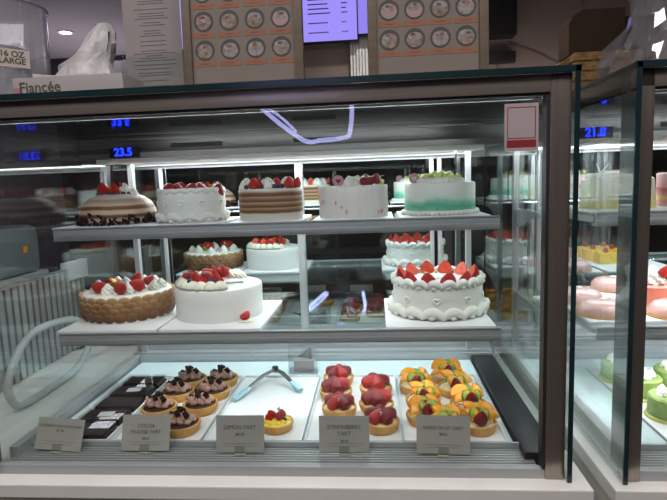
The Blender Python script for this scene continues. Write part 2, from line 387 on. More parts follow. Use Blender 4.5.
    mk('canopy_panel', mat('dark mirror canopy', (.30, .295, .285), .06, 1, (.26, .255, .25), 4), t, lambda b: b.bx(.0, W+.036, .0405, .449, .757, .762), False)
    mk('hood_lid', M_hood, t, lambda b: b.bx(-.01, W+.048, .44, .84, .791, .804))
    # front rail and posts
    mk('front_rail', M_steel, t, lambda b: (b.bx(-.0, W+.0, -.010, .030, .760, .7935, .002)))
    mk('rail_seal', M_dark, t, lambda b: b.bx(0, W, -.006, .020, .7555, .761))
    mk('rail_light_channel', M_rail, t, lambda b: b.bx(.03, W-.02, .022, .040, .754, .762))
    for x in ((W, W+.038), left_post):
        mk('corner_post', M_steelv, t, lambda b: b.bx(x[0], x[1], -.010, .022, .0, .7935, .002))
    mk('post_seal', M_dark, t, lambda b: b.bx(W-.0055, W, -.006, .02, .018, .7555))
    return t
caseA = make_case(1.17, 'wide glass pastry display case with steel rail filling the left and middle', '23.5', .135, (-.04, -.009))
caseB = make_case(.95, 'right hand glass pastry display case with its side panel showing', '21.8', .10, (.003, .029))
caseB.location = (1.322, -.006, 0)
mk('steel_side_strip', mat('grey side strip', (.17, .185, .19), .25, .5, (.15, .165, .17), 5), caseB, lambda b: b.bx(.0002, .0028, -.004, .058, .0, .785))
caseB['label'] = 'right hand glass pastry display case cut off by the photo edge'

# ================================================================ SHARED FOOD MESHES
def straw_prof(L=1.0, R=.5): return [(0, 0), (R*.62, .02*L), (R*.95, .16*L), (R, .32*L), (R*.86, .55*L), (R*.58, .78*L), (R*.25, .95*L), (0, L)]
def m_straw(skin, name):
    b = MB(); b.lathe(straw_prof(), 16); return b.mesh(name, skin)
def m_half(skin, cut, name, L=1.0):
    b = MB(); b.lathe(straw_prof(), 16)
    g = list(b.bm.verts)+list(b.bm.edges)+list(b.bm.faces)
    r = bmesh.ops.bisect_plane(b.bm, geom=g, plane_co=(0, 0, 0), plane_no=(0, 1, 0), clear_outer=True)
    ed = [e for e in r['geom_cut'] if isinstance(e, bmesh.types.BMEdge)]
    fs = bmesh.ops.contextual_create(b.bm, geom=ed)['faces']
    for f in fs: f.material_index = 1
    return b.mesh(name, [skin, cut])
ME_straw = m_straw(M_redskin, 'strawberry'); ME_half = m_half(M_redskin, None, 'strawberry_half') if False else None
M_cutflat = mat('strawberry flesh', (.68, .045, .02), .35, 0, (.80, .13, .07), 3, spec=.3)
ME_half = m_half(M_redskin, M_cutflat, 'strawberry_half')
ME_dhalf = m_half(M_darkred, M_darkcut, 'glazed_strawberry')
ME_ghalf = m_half(mat('glazed red strawberry skin', (.36, .008, .012), .32, 0, (.50, .03, .03), 60, bump=.4, bscale=300, coat=.15), M_darkcut, 'glazed_strawberry')
def m_wedge(name):
    b = MB(); b.lathe(straw_prof(), 16)
    for no in ((0, 1, 0), (1, 0, 0)):
        g = list(b.bm.verts)+list(b.bm.edges)+list(b.bm.faces)
        r = bmesh.ops.bisect_plane(b.bm, geom=g, plane_co=(0, 0, 0), plane_no=no, clear_outer=True)
        ed = [e for e in b.bm.edges if len(e.link_faces) == 1]
        for f in bmesh.ops.contextual_create(b.bm, geom=ed)['faces']: f.material_index = 1
    return b.mesh(name, [mat('deep red strawberry skin', (.26, .008, .010), .35, 0, (.38, .02, .015), 70, bump=.4, bscale=300, spec=.3), mat('pale strawberry flesh', (.62, .16, .11), .4, 0, (.70, .34, .26), 120)])
ME_wedge = m_wedge('strawberry_wedge')
def rosette_mesh(m, name, h=1.0, lobes=7, tw=2.2):
    prof = [(.05, 0), (.5, .02), (.52, .15), (.46, .3), (.40, .42), (.42, .5), (.32, .64), (.22, .76), (.2, .82), (.1, .93), (0, 1)]
    b = MB(); b.lathe([(r, z*h) for r, z in prof], 42, fn=lambda a, r, z: r*(1+.16*math.cos(lobes*(a+tw*z))))
    return b.mesh(name, m)
ME_ros = rosette_mesh(M_cream, 'cream_rosette', .9)
ME_rosiv = rosette_mesh(M_ivory, 'cream_rosette', .7)
ME_moussec = rosette_mesh(M_mousse, 'mousse_swirl', .75, 6, 3)
def speck_mesh():
    b = MB(); b.mi = 0
    b.lathe([(.05, 0), (.5, .02), (.52, .2), (.46, .4), (.36, .55), (.25, .7), (.1, .8), (0, .82)], 32, fn=lambda a, r, z: r*(1+.08*math.cos(6*(a+2*z))))
    b.mi = 1; rnd = random.Random(3)
    for i in range(26):
        a = rnd.uniform(0, 2*PI); z = rnd.uniform(.25, .8); r = .52*(1-z*z*.9)
        b.box((r*math.cos(a), r*math.sin(a), z), (.07, .05, .05), (rnd.random()*3, rnd.random()*3, 0))
    return b.mesh('sprinkled_cream', [M_cream, M_choc])
ME_speck = speck_mesh()
ME_blue = (lambda b: (b.ell((0, 0, .45), (.5, .5, .45), None, 16, 10), b.lathe([(.10, .86), (.2, .88), (.19, .93), (.12, .90)], 10), b.mesh('blueberry', M_blue))[2])(MB())
ME_grape = (lambda b: (b.ell((0, 0, .5), (.5, .5, .55)), b.mesh('grape', M_grape))[1])(MB())
def rasp_mesh():
    b = MB()
    for k, (rr, z, n) in enumerate([(.36, .15, 9), (.40, .38, 10), (.33, .62, 8), (.2, .82, 5), (0, .92, 1)]):
        for i in range(n):
            a = 2*PI*(i+.5*(k % 2))/n; b.ell((rr*math.cos(a), rr*math.sin(a), z), (.15, .15, .15), None, 8, 6)
    b.ell((0, 0, .4), (.36, .36, .42), None, 10, 8)
    return b.mesh('raspberry', M_rasp)
ME_rasp = rasp_mesh()
def slice_mesh(name, m, R, h, a0, a1, wob=0):
    n = 20; poly = []
    full = (a1-a0) > 6.2
    for i in range(n+(0 if full else 1)):
        a = a0+(a1-a0)*i/n; poly.append((R*math.cos(a), R*math.sin(a)))
    if not full: poly.append((0, 0))
    b = MB(); b.prism(poly, 0, h); bmesh.ops.recalc_face_normals(b.bm, faces=b.bm.faces)
    bmesh.ops.bevel(b.bm, geom=list(b.bm.edges), offset=.0006, segments=1, affect='EDGES')
    return b.mesh(name, m, True, 50)
ME_or = slice_mesh('orange_wedge', M_orange, .019, .008, 0, PI)
ME_or2 = slice_mesh('orange_wedge', M_orange, .019, .009, 0, PI*.62)
ME_ki = slice_mesh('kiwi_slice', M_kiwi, .013, .005, 0, PI)
ME_kif = slice_mesh('kiwi_slice', M_kiwi, .0125, .005, 0, 2*PI)
def leaf_mesh():
    b = MB(); pts = [(0, 0), (.25, .28), (.6, .3), (1, 0), (.6, -.3), (.25, -.28)]
    b.prism(pts, 0, .06); return b.mesh('leaf', M_leaf)
ME_leaf = leaf_mesh()
def chunk_mesh():
    b = MB(); b.box((0, 0, .4), (1, .7, .8), (.2, .3, .1), .08); return b.mesh('chocolate_piece', M_choc)
ME_chunk = chunk_mesh()

def ring_border(R, z, r, n, m, name, parent, amp=.35, tall=1.0, out=0):
    """piped shell border around a cake, one mesh"""
    b = MB(); seg = 10; N = n*6; rings = []
    for i in range(N):
        a = 2*PI*i/N; s = abs(math.sin(n*a/2)); rr = r*(1-amp+amp*s); up = .25*r*math.cos(n*a)
        c = Vector((math.cos(a), math.sin(a), 0))
        rings.append([b.bm.verts.new(c*(R+rr*math.cos(2*PI*k/seg)) + Vector((0, 0, z+up+rr*tall*math.sin(2*PI*k/seg)))) for k in range(seg)])
    for i in range(N):
        A, B = rings[i], rings[(i+1) % N]
        for k in range(seg): b.bm.faces.new((A[k], A[(k+1) % seg], B[(k+1) % seg], B[k]))
    return obj(name, b.mesh(name, m, True, 180), parent)
def swirl_border(R, z, r, n, m, name, parent, ph=0):
    """row of overlapping piped S scrolls, one mesh"""
    b = MB()
    for i in range(n):
        a0 = 2*PI*(i+ph)/n; da = 2*PI/n
        pts = []; rad = []
        for k in range(9):
            u = k/8; a = a0+da*(u*1.15-.1); zz = z+r*(1.5*math.sin(u*PI)-.4); rr = R+r*.35*math.sin(u*PI)
            pts.append((rr*math.cos(a), rr*math.sin(a), zz)); rad.append(r*(.55+.5*math.sin(min(1, u*1.3)*PI*.8)))
        b.tube(pts, rad, 8)
        a = a0+da*.42; b.ell(((R+r*.5)*math.cos(a), (R+r*.5)*math.sin(a), z-r*.1), (r*.75, r*.75, r*.6), None, 10, 7)
    return obj(name, b.mesh(name, m, True, 180), parent)
def body(b, R, H, edge=.008, seg=64, fn=None):
    b.lathe([(0, 0), (R*.985, 0), (R, .003), (R, H*.3), (R, H*.6), (R, H-edge), (R-edge*.3, H-edge*.3), (R-edge, H), (R*.5, H+.0006), (0, H+.0006)], seg, fn=fn)
def half(parent, x, y, z, L, yaw, tilt, me=None, roll=0, name='strawberry_half', w=.95):
    return obj(name, me or ME_half, parent, (x, y, z), (tilt, roll, yaw), (L*w, L*w*.9, L))
def board(x, y, z, w, d, label, grp=None, th=.004):
    return tag(obj('cake_board', MB().bx(-w/2, w/2, -d/2, d/2, 0, th, .0012).mesh('cake_board', M_board), None, (x, y, z)), label, 'cake board', grp)
def heart_mesh(s):
    pts = []
    for i in range(28):
        u = 2*PI*i/28; pts.append((s*.06*16*math.sin(u)**3, s*.06*(13*math.cos(u)-5*math.cos(2*u)-2*math.cos(3*u)-math.cos(4*u))))
    return pts
def pick(parent, x, y, z, r, m, m2, rz=0):
    p = mk('topper_disc', m, parent, lambda b: (b.prism([(r*math.cos(2*PI*i/24), r*math.sin(2*PI*i/24)+r*1.0) for i in range(24)], -.001, .001, 'y'),), loc=(x, y, z), rot=(0, 0, rz))
    mk('topper_mark', m2, p, lambda b: b.prism([(u*.95, v*.95+r) for u, v in heart_mesh(r*.5)], -.0016, -.001, 'y'))
    return p

TZ = .5145     # top shelf glass surface
# ---------------- dome cake
board(.139, .375, TZ, .235, .26, 'white board under the domed cake with chocolate crumbs')
c = thing('dome_cake', 'domed brown and cream striped cake with chocolate crumbs around its base', 'cake', (.139, .372, TZ+.004))
stripes = [(0, (.50, .40, .31)), (.20, (.58, .46, .36)), (.27, (.13, .035, .010)), (.33, (.19, .06, .018)), (.38, (.60, .45, .33)), (.48, (.56, .40, .27)), (.52, (.15, .045, .014)), (.60, (.22, .08, .028)), (.65, (.60, .48, .38)), (.80, (.38, .25, .17)), (.85, (.62, .52, .43)), (1, (.68, .60, .52))]
mk('cake_body', ramp_mat('dome stripes', 'z', stripes, 12.4, .5, wob=.09, wscale=14, bump=.3), c, lambda b: b.lathe([(0, 0), (.100, 0), (.103, .010), (.101, .028), (.096, .044), (.086, .059), (.070, .071), (.052, .078), (.025, .0805), (0, .081)], 64))
rnd = random.Random(5)
b = MB()
for i in range(330):
    a = rnd.uniform(0, 2*PI); z = abs(rnd.gauss(0, .010)); r = .104+rnd.uniform(-.002, .004); s = rnd.uniform(.003, .006)
    b.box((r*math.cos(a), r*math.sin(a), z+.003), (s*1.4, s, s), (rnd.random()*3, rnd.random()*3, rnd.random()*3))
o = obj('chocolate_crumbs', b.mesh('chocolate_crumbs', M_choc), c); o['kind'] = 'stuff'
for x, y, yaw, tl in ((-.025, -.02, .2, .25), (-.03, .0, .9, -.2), (.012, -.02, -.6, .3), (.02, 0, 2.2, -.35)): half(c, x, y, .077, .036, yaw, tl, roll=random.uniform(-.3, .3))
for x, y in ((-.038, -.028), (-.026, -.036), (-.004, -.036), (.008, -.040), (.018, -.032), (.033, -.030), (.04, -.015), (-.042, .01)): obj('blueberry', ME_blue, c, (x, y, .074), (0, 0, 0), .013)
obj('cream_rosette', ME_ros, c, (.026, -.008, .077), (0, 0, 0), .036); obj('cream_rosette', ME_ros, c, (.044, .005, .073), (0, 0, 0), .026)
obj('orange_wedge', ME_or2, c, (-.012, -.012, .084), (1.2, 0, .3), .8); obj('leaf', ME_leaf, c, (.03, -.02, .100), (0, -.3, .5), .012)

# ---------------- white rosette cake (top shelf)
board(.352, .37, TZ, .20, .25, 'white board under the white cake topped with strawberry wedges')
c = thing('frosted_cake', 'white cream cake with tall sides topped by red strawberry wedges', 'cake', (.350, .365, TZ+.004))
mk('cake_body', M_frost, c, lambda b: body(b, .088, .082))
ring_border(.083, .081, .0085, 20, M_frost, 'top_border', c); swirl_border(.087, .008, .009, 12, M_frost, 'base_border', c)
for a in (-2.1, -1.57, -.95, -.3, .5, 1.4, 2.4, -2.8):
    p = mk('piped_heart', M_frost, c, lambda b: b.tube([(u, 0, v) for u, v in heart_mesh(.008)], .0026, 6, True), loc=(.0885*math.cos(a), .0885*math.sin(a), .05), rot=(0, 0, a+PI/2))
for x, y, ph, yaw, L in [(-.062, -.030, 2.2, .1, .042), (-.040, -.036, 2.3, .3, .040), (-.045, .03, 1.8, -.4, .036), (.004, -.040, 2.4, .0, .044), (.034, -.020, -2.2, .3, .040), (.050, -.034, -2.3, .0, .040), (.068, -.010, 2.6, -.2, .036), (.0, .03, 2.1, .5, .036), (.045, .035, 2.5, .2, .036), (-.075, .0, 2.0, .9, .036)]:
    # wedge lies along the cake top, tip to one side, ridge up
    obj('strawberry_wedge', ME_wedge, c, (x, y, .090), Euler((-PI/2 if False else 0, .9*ph, yaw-.15)), (L*.95, L*.95, L))

# ---------------- striped naked cake
board(.566, .365, TZ, .185, .24, 'white board under the brown striped layer cake')
c = thing('layer_cake', 'naked brown and cream striped layer cake topped with cream and berries', 'cake', (.566, .362, TZ+.004))
st = [(0, (.66, .62, .55)), (.20, (.62, .56, .47)), (.26, (.11, .038, .012)), (.32, (.20, .085, .032)), (.38, (.42, .27, .15)), (.43, (.09, .03, .010)), (.49, (.24, .11, .045)), (.55, (.44, .29, .17)), (.61, (.10, .035, .012)), (.67, (.26, .13, .06)), (.73, (.40, .26, .15)), (.78, (.09, .03, .010)), (.86, (.19, .08, .03)), (.93, (.60, .52, .43)), (1, (.74, .70, .63))]
mk('cake_body', ramp_mat('layer stripes', 'z', st, 12.4, .55, wob=.07, wscale=11, bump=.3), c, lambda b: body(b, .084, .080, .003))
for x, y in ((-.058, -.02), (.0, -.03), (.052, -.012), (-.02, .045), (.035, .05)): obj('sprinkled_cream', ME_speck, c, (x, y, .080), (0, 0, x*50), .036)
for x, y, yaw in ((-.034, -.05, .4), (-.022, -.03, -.5), (.058, -.045, .1), (.07, -.02, 1), (-.05, .03, 0), (.01, .05, 0)): half(c, x, y, .081, .030, yaw, .35)
for x, y in ((-.05, -.06), (.022, -.058), (.033, -.062), (.028, -.045), (.04, -.05), (-.01, -.065)): obj('blueberry', ME_blue, c, (x, y, .080), (0, 0, 0), .013)

# ---------------- textured white cake with pink marks
board(.787, .365, TZ, .20, .24, 'white board under the rough combed white cake')
c = thing('combed_cake', 'white cake with rough combed sides and faint pink marks, flower on top', 'cake', (.785, .362, TZ+.004))
m_comb = mat('combed frosting', (.76, .71, .67), .55, 0, (.80, .75, .71), 18, bump=1.0, bscale=90, stretch=(1, 1, .25))
def comb(a, r, z): return r*(1+.012*math.sin(44*a+math.sin(z*90)*2)+.009*math.sin(71*a+z*30)) if r > .08 else r
mk('cake_body', m_comb, c, lambda b: body(b, .089, .080, .004, 200, comb))
b = MB(); rnd = random.Random(9)
for i in range(22):
    a = rnd.uniform(0, 2*PI); z = rnd.uniform(.01, .05); b.ell((.0895*math.cos(a), .0895*math.sin(a), z), (.0018, .0028, .006), (0, 0, a), 8, 6)
obj('pink_flecks', b.mesh('pink_flecks', mat('pink fleck', (.72, .34, .36), .5)), c)
pick(c, -.036, -.03, .0785, .0145, mat('dusty pink disc', (.48, .24, .26), .5), mat('dark red mark', (.14, .01, .02), .5))
for i, (x, y, s) in enumerate([(-.008, -.03, .03), (.006, -.02, .032), (.0, 0, .03), (.02, .005, .026), (.04, -.01, .022)]): obj('cream_petal', ME_ros, c, (x, y, .0795), (.2, .3*i, i), s)
for x, y, yaw, rr in ((.022, -.04, 1.57, 1.1), (.034, -.032, 1.3, 1.0), (.058, -.02, .4, .2), (.03, .02, .4, .2)): obj('glazed_strawberry', ME_dhalf, c, (x, y, .083), (.2, rr, yaw*.2), .028)
for x, y, yaw in ((.02, -.02, .4), (.045, -.02, 1.2), (.05, 0, -.3), (.01, -.01, 2.6), (.066, -.015, .2)): obj('leaf', ME_leaf, c, (x, y, .099), (0, -.25, yaw), .017)
for x, y in ((.068, -.02), (.075, -.012)): obj('grape', ME_grape, c, (x, y, .0795), (0, 0, 0), .014)

# ---------------- mint cake
board(1.01, .378, TZ, .215, .25, 'white board under the mint green ombre cake')
c = thing('mint_cake', 'mint green and white wavy cake crowned with green grapes', 'cake', (1.01, .375, TZ+.004))
mk('cake_body', ramp_mat('mint waves', 'z', [(0, (.46, .64, .54)), (.14, (.20, .52, .38)), (.28, (.09, .42, .27)), (.42, (.28, .58, .44)), (.50, (.58, .73, .64)), (.62, (.74, .77, .70)), (1, (.78, .78, .73))], 12, .5, wob=.35, wscale=22, bump=.3), c, lambda b: body(b, .091, .080, .005))
ring_border(.095, .006, .0065, 52, M_frost, 'base_border', c); ring_border(.058, .084, .0075, 34, M_frost, 'top_border', c); ring_border(.050, .088, .006, 30, M_frost, 'top_border', c)
rnd = random.Random(2)
for i in range(17):
    a = 2*PI*i/17*2.0; r = .044 if i < 9 else .026
    if i >= 15: r = .008
    obj('grape', ME_grape, c, (r*math.cos(a), r*math.sin(a), .088 + (.004 if i > 8 else 0)), (rnd.random(), rnd.random(), 0), .0175)
pick(c, -.066, -.02, .079, .0135, MATS['dusty pink disc'], mat('white mark', (.6, .5, .5), .5))

# ================================================================ MIDDLE SHELF
MZ = .2475
# brown petal cake
board(.150, .385, MZ, .262, .32, 'white tray board under the brown petal sided fruit cake', th=.008)
c = thing('petal_cake', 'round cake with brown scalloped petal sides, strawberries and cream on top', 'cake', (.136, .392, MZ+.008))
R, H = .120, .074
mk('cake_body', M_cream, c, lambda b: body(b, R, H, .008))
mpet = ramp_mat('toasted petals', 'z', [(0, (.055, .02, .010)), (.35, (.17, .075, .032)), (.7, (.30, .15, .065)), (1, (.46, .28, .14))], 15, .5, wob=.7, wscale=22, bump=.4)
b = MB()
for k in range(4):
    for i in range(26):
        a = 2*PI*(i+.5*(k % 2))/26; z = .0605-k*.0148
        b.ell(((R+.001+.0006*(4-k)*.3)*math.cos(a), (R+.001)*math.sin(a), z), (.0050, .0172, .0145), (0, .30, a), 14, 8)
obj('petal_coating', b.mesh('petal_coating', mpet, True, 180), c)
for i, (x, y, s) in enumerate([(-.075, -.04, .026), (-.02, -.074, .034), (.035, -.066, .034), (.002, -.012, .042), (-.05, .045, .034), (.085, -.02, .03), (.06, .05, .034), (.09, .02, .03), (.015, .08, .03), (-.09, .01, .03)]): obj('cream_rosette', ME_ros, c, (x, y, H), (0, 0, i), s)
for x, y, yaw, rr, s in ((-.062, -.062, .2, 1.25, .046), (-.08, -.045, .9, 1.2, .036), (.012, -.078, -.3, 1.2, .046), (.068, -.045, .3, -1.15, .048), (.045, .02, .4, .8, .038), (-.05, -.01, -.5, .6, .034), (.0, .05, .4, .5, .038)):
    obj('strawberry', ME_straw, c, (x, y, H+s*.30), (.3, rr, yaw), (s*.72, s*.72, s*.85))
obj('orange_wedge', ME_or2, c, (-.025, .0, H+.008), (1.2, .3, .2), 1); obj('orange_wedge', ME_or2, c, (-.06, .02, H+.008), (1.2, 0, .9), 1); obj('kiwi_slice', ME_ki, c, (-.035, .02, H+.004), (1.3, 0, .4), 1.3); obj('kiwi_slice', ME_ki, c, (.05, -.02, H+.004), (1.2, 0, -.4), 1.2)
for x, y, yaw in ((-.045, -.05, .4), (.0, -.055, 1.2), (.05, -.04, 2), (.03, .0, .5), (-.03, -.03, 3)): obj('leaf', ME_leaf, c, (x, y, H+.018), (0, -.3, yaw), .018)

# smooth white cake with berries
board(.418, .385, MZ, .262, .32, 'white tray board under the smooth white cake with berries', th=.008)
c = thing('berry_cake', 'smooth white round cake with berries and piped cream on its left half', 'cake', (.402, .388, MZ+.008))
R, H = .119, .086
mk('cake_body', mat('very smooth frosting', (.82, .82, .79), .45, 0, (.80, .80, .77), 4, sss=.1), c, lambda b: body(b, R, H, .007))
rnd = random.Random(4)
b = MB()
for i in range(15):
    a = 1.3+i*(3.75/14); r = .098
    b.mi = 0; x, y = r*math.cos(a), r*math.sin(a)
    b.lathe([(.0, 0), (.5*.036, .001), (.52*.036, .006), (.42*.036, .014), (.22*.036, .021), (0, .024)], 26, (x, y, H), fn=lambda t, rr, z: rr*(1+.15*math.cos(7*(t+60*z))))
obj('piped_cream', b.mesh('piped_cream', M_ivory, True, 180), c)
for i in range(9):
    a = 1.5+i*(3.3/8); r = .066+.006*(i % 2); half(c, r*math.cos(a), r*math.sin(a), H+.008, .036, rnd.uniform(-1, 1), rnd.uniform(.2, .9), roll=rnd.uniform(-.8, .8), name='strawberry_half')
for x, y, yaw, s in ((-.095, -.015, .6, .038), (-.06, -.045, .2, .036), (-.03, -.02, 2, .036), (-.02, .06, 1, .038), (-.06, .05, .3, .036), (-.045, .015, -.4, .034)):
    obj('strawberry', ME_straw, c, (x, y, H+.016), (.5, 1.2, yaw), (s*.85, s*.85, s))
for x, y in ((-.052, -.086), (.008, -.09), (.012, -.085), (-.02, -.04), (.0, .08), (-.07, -.03)): obj('blueberry', ME_blue, c, (x, y, H+.016), (0, 0, 0), .0135)
half(c, .018, -.052, H+.004, .040, -.3, .55, roll=.9)
mk('chocolate_plaque', mat('pale plaque', (.62, .62, .66), .5), c, lambda b: b.box((.045, .0, H+.003), (.05, .022, .004), (0, 0, .2), .001))
obj('cream_rosette', ME_rosiv, c, (.02, .085, H), (0, 0, 0), .034); obj('cream_rosette', ME_rosiv, c, (.045, .078, H), (0, 0, 0), .03)
c = thing('cut_strawberry', 'cut strawberry half on a dab of cream beside the smooth white cake', 'strawberry', (.494, .284, MZ+.008))
obj('strawberry_half', ME_half, c, (.0, .0, .026), (2.7, .5, PI+.5), (.030, .030, .028)); 
mk('cream_dab', M_ivory, c, lambda b: b.ell((.004, .003, .003), (.022, .012, .005))); obj('leaf', ME_leaf, c, (.010, .0, .014), (0, -.5, .3), .012)

# strawberry cake on board
board(.992, .380, MZ, .262, .32, 'square white board under the strawberry ringed cream cake', th=.008)
c = thing('strawberry_cake', 'white cream cake with scalloped piping ringed by halved strawberries', 'cake', (1.003, .388, MZ+.008))
R, H = .118, .084
mk('cake_body', M_frost, c, lambda b: body(b, R, H, .006))
swirl_border(R-.005, H-.001, .0095, 20, M_frost, 'top_border', c); swirl_border(R+.004, .010, .0115, 15, M_frost, 'base_border', c, .3)
for i in range(9):
    a = -PI/2-.12+2*PI*i/9
    mk('piped_heart', M_frost, c, lambda b: b.tube([(u, 0, v) for u, v in heart_mesh(.0085)], .0030, 6, True), loc=((R+.0005)*math.cos(a), (R+.0005)*math.sin(a), .048), rot=(0, 0, a+PI/2))
for i in range(12):
    a = 2*PI*(i+.35)/12; r = .088; front = math.sin(a) < -.2
    # cut faces look to the middle of the cake
    half(c, r*math.cos(a), r*math.sin(a), H+.001, .039, a+PI/2, .45, w=1.08)
for a, r in ((2.0, .05), (1.5, .055)): obj('leaf', ME_leaf, c, (r*math.cos(a), r*math.sin(a), H+.006), (0, -.2, a), .02)
mk('message_plaque', mat('faint grey writing', (.55, .54, .56), .5), c, lambda b: [b.tube([(-.02+.012*k+.006*math.cos(u), .004*k+.007*math.sin(u*1.3), H+.0012) for u in [j*.6 for j in range(9)]], .0009, 5) for k in range(4)])

# ================================================================ FLOOR TRAYS
FZ = .022
def tray(x0, x1, y0, y1, label, grp='white pastry trays on the case floor'):
    def f(b):
        b.bx(x0, x1, y0, y1, 0, .003)
        for a in ((x0, x0+.0025, y0, y1), (x1-.0025, x1, y0, y1), (x0, x1, y0, y0+.0025), (x0, x1, y1-.0025, y1)): b.bx(*a, 0, .010, .0008)
    b = MB(); f(b); return tag(obj('pastry_tray', b.mesh('pastry_tray', M_tray), None, (0, 0, FZ)), label, 'tray')
tray(.062, .205, .088, .50, 'white tray holding the dark chocolate cake packs')
tray(.212, .425, .088, .50, 'white tray holding the seven cocoa mousse tarts')
tray(.432, .662, .088, .50, 'nearly empty white tray with one lemon tart and tongs')
tray(.669, .888, .088, .50, 'white tray holding the red strawberry tarts')
tray(.895, 1.120, .088, .50, 'white tray holding the orange and kiwi fruit tarts')
BZ = FZ+.003

# chocolate packs
lab = ['frontmost of the dark chocolate cake packs, no sticker on its lid', 'chocolate cake pack with white sticker, second from the front glass', 'middle dark chocolate cake pack between the two stickered packs', 'chocolate cake pack with white sticker, second from the back', 'rearmost of the dark chocolate cake packs, no sticker']
for i in range(5):
    y = .125+i*.080
    c = thing('chocolate_cake_pack', lab[i], 'packaged cake', (.136, y, BZ), 0, 'packed chocolate cakes')
    mk('black_tray', M_black, c, lambda b: b.bx(-.056, .056, -.0355, .0355, 0, .006, .002))
    mk('chocolate_cake', M_choc, c, lambda b: b.bx(-.052, .052, -.032, .032, .004, .015, .002))
    mk('clear_lid', glass('pack film', (.96, .96, .97), f0=.02, gain=.5), c, lambda b: (b.bx(-.0555, .0555, -.035, .035, .0185, .0190), b.bx(-.0555, .0555, -.035, -.0345, .006, .0185), b.bx(-.0555, .0555, .0345, .035, .006, .0185), b.bx(-.0555, -.055, -.0345, .0345, .006, .0185), b.bx(.055, .0555, -.0345, .0345, .006, .0185)), False)
    if i in (1, 3): mk('white_sticker', M_white, c, lambda b: b.box((.010, -.006, .0196), (.038, .026, .0008), (0, 0, .12)))

def tart_shell(b, R=.042, H=.022):
    b.lathe([(0, 0), (R*.82, 0), (R*.9, .003), (R, H*.8), (R, H), (R*.9, H), (R*.88, H*.7), (0, H*.7)], 60, fn=lambda a, r, z: r*(1+(.018*math.cos(30*a) if r > R*.86 else 0)))
ME_shell = (lambda b: (tart_shell(b), b.mesh('tart_shell', M_crust))[1])(MB())
def filling(m, name, R=.0365, z=.016, h=.005): 
    b = MB(); b.lathe([(0, z-.004), (R, z-.004), (R, z+h*.6), (R*.8, z+h), (0, z+h*1.3)], 32); return b.mesh(name, m)
ME_gan = filling(M_ganache, 'chocolate_filling'); ME_cus = filling(M_custard, 'custard_filling'); ME_lem = filling(M_lemon, 'lemon_filling', .037, .016, .010)

# cocoa tarts
def squig():
    b = MB(); rnd = random.Random(8)
    for row in range(3):
        n = 26; pts = []
        for i in range(n):
            u = i/(n-1); pts.append((-.022+.044*u*(1-.15*row), (.010*(1-row*.35))*math.sin(u*PI*7+row), .0+.005*row+.003*math.cos(u*PI*9)))
        b.tube(pts, .0048-.0008*row, 7)
    return b.mesh('cocoa_cream', M_mousse, True, 180)
ME_sq = squig()
cpos = [(.283, .440), (.378, .444), (.278, .345), (.378, .352), (.268, .240), (.372, .258), (.362, .145)]
clab = ['cocoa mousse tart at the back left of its tray', 'cocoa mousse tart at the back right of its tray', 'cocoa mousse tart second from the back in the left column', 'cocoa mousse tart second from the back in the right column', 'cocoa mousse tart at the front of the left column', 'cocoa mousse tart third from the back in the right column', 'frontmost cocoa mousse tart beside its price card']
proto = None
for (x, y), lb in zip(cpos, clab):
    if proto is None:
        proto = c = thing('cocoa_tart', lb, 'tart', (x, y, BZ), 0, 'cocoa mousse tarts')
        obj('tart_shell', ME_shell, c); obj('chocolate_filling', ME_gan, c); obj('cocoa_cream', ME_sq, c, (0, 0, .026), (0, 0, 0), (1.3, 1.45, 1.25))
        rnd = random.Random(11)
        for q in range(8): obj('chocolate_piece', ME_chunk, c, (rnd.uniform(-.022, .022), rnd.uniform(-.014, .018), rnd.uniform(.036, .044)), (rnd.random(), rnd.random(), rnd.random()*3), rnd.uniform(.009, .014))
    else:
        c = copy_tree(proto); c.location = (x, y, BZ); c['label'] = lb
    c.rotation_euler = (0, 0, random.uniform(.1, .9))
    s = 1.08; c.scale = (s, s, s)
# lemon tart
c = thing('lemon_tart', 'single lemon tart with berries on the nearly empty tray', 'tart', (.593, .158, BZ)); c.scale = (.95, .95, .95)
obj('tart_shell', ME_shell, c); obj('lemon_filling', ME_lem, c); 
b = MB()
for i in range(10):
    a = 2*PI*i/10; b.ell((.024*math.cos(a), .024*math.sin(a), .025), (.010, .009, .006), (0, 0, a), 10, 7)
obj('lemon_swirl', b.mesh('lemon_swirl', M_lemon, True, 180), c)
obj('raspberry', ME_rasp, c, (.008, -.002, .028), (.3, .2, 0), .022); obj('raspberry', ME_rasp, c, (.014, .012, .028), (.1, -.3, 0), .020)
half(c, -.012, .006, .028, .026, .5, .2, roll=-.4); half(c, -.018, -.004, .026, .022, -.6, .3, roll=.3)
for x, y in ((-.026, .008), (-.022, -.008), (.0, .02), (.024, -.012)): obj('blueberry', ME_blue, c, (x, y, .027), (0, 0, 0), .009)
obj('leaf', ME_leaf, c, (0, .012, .044), (0, -.4, 1), .012)

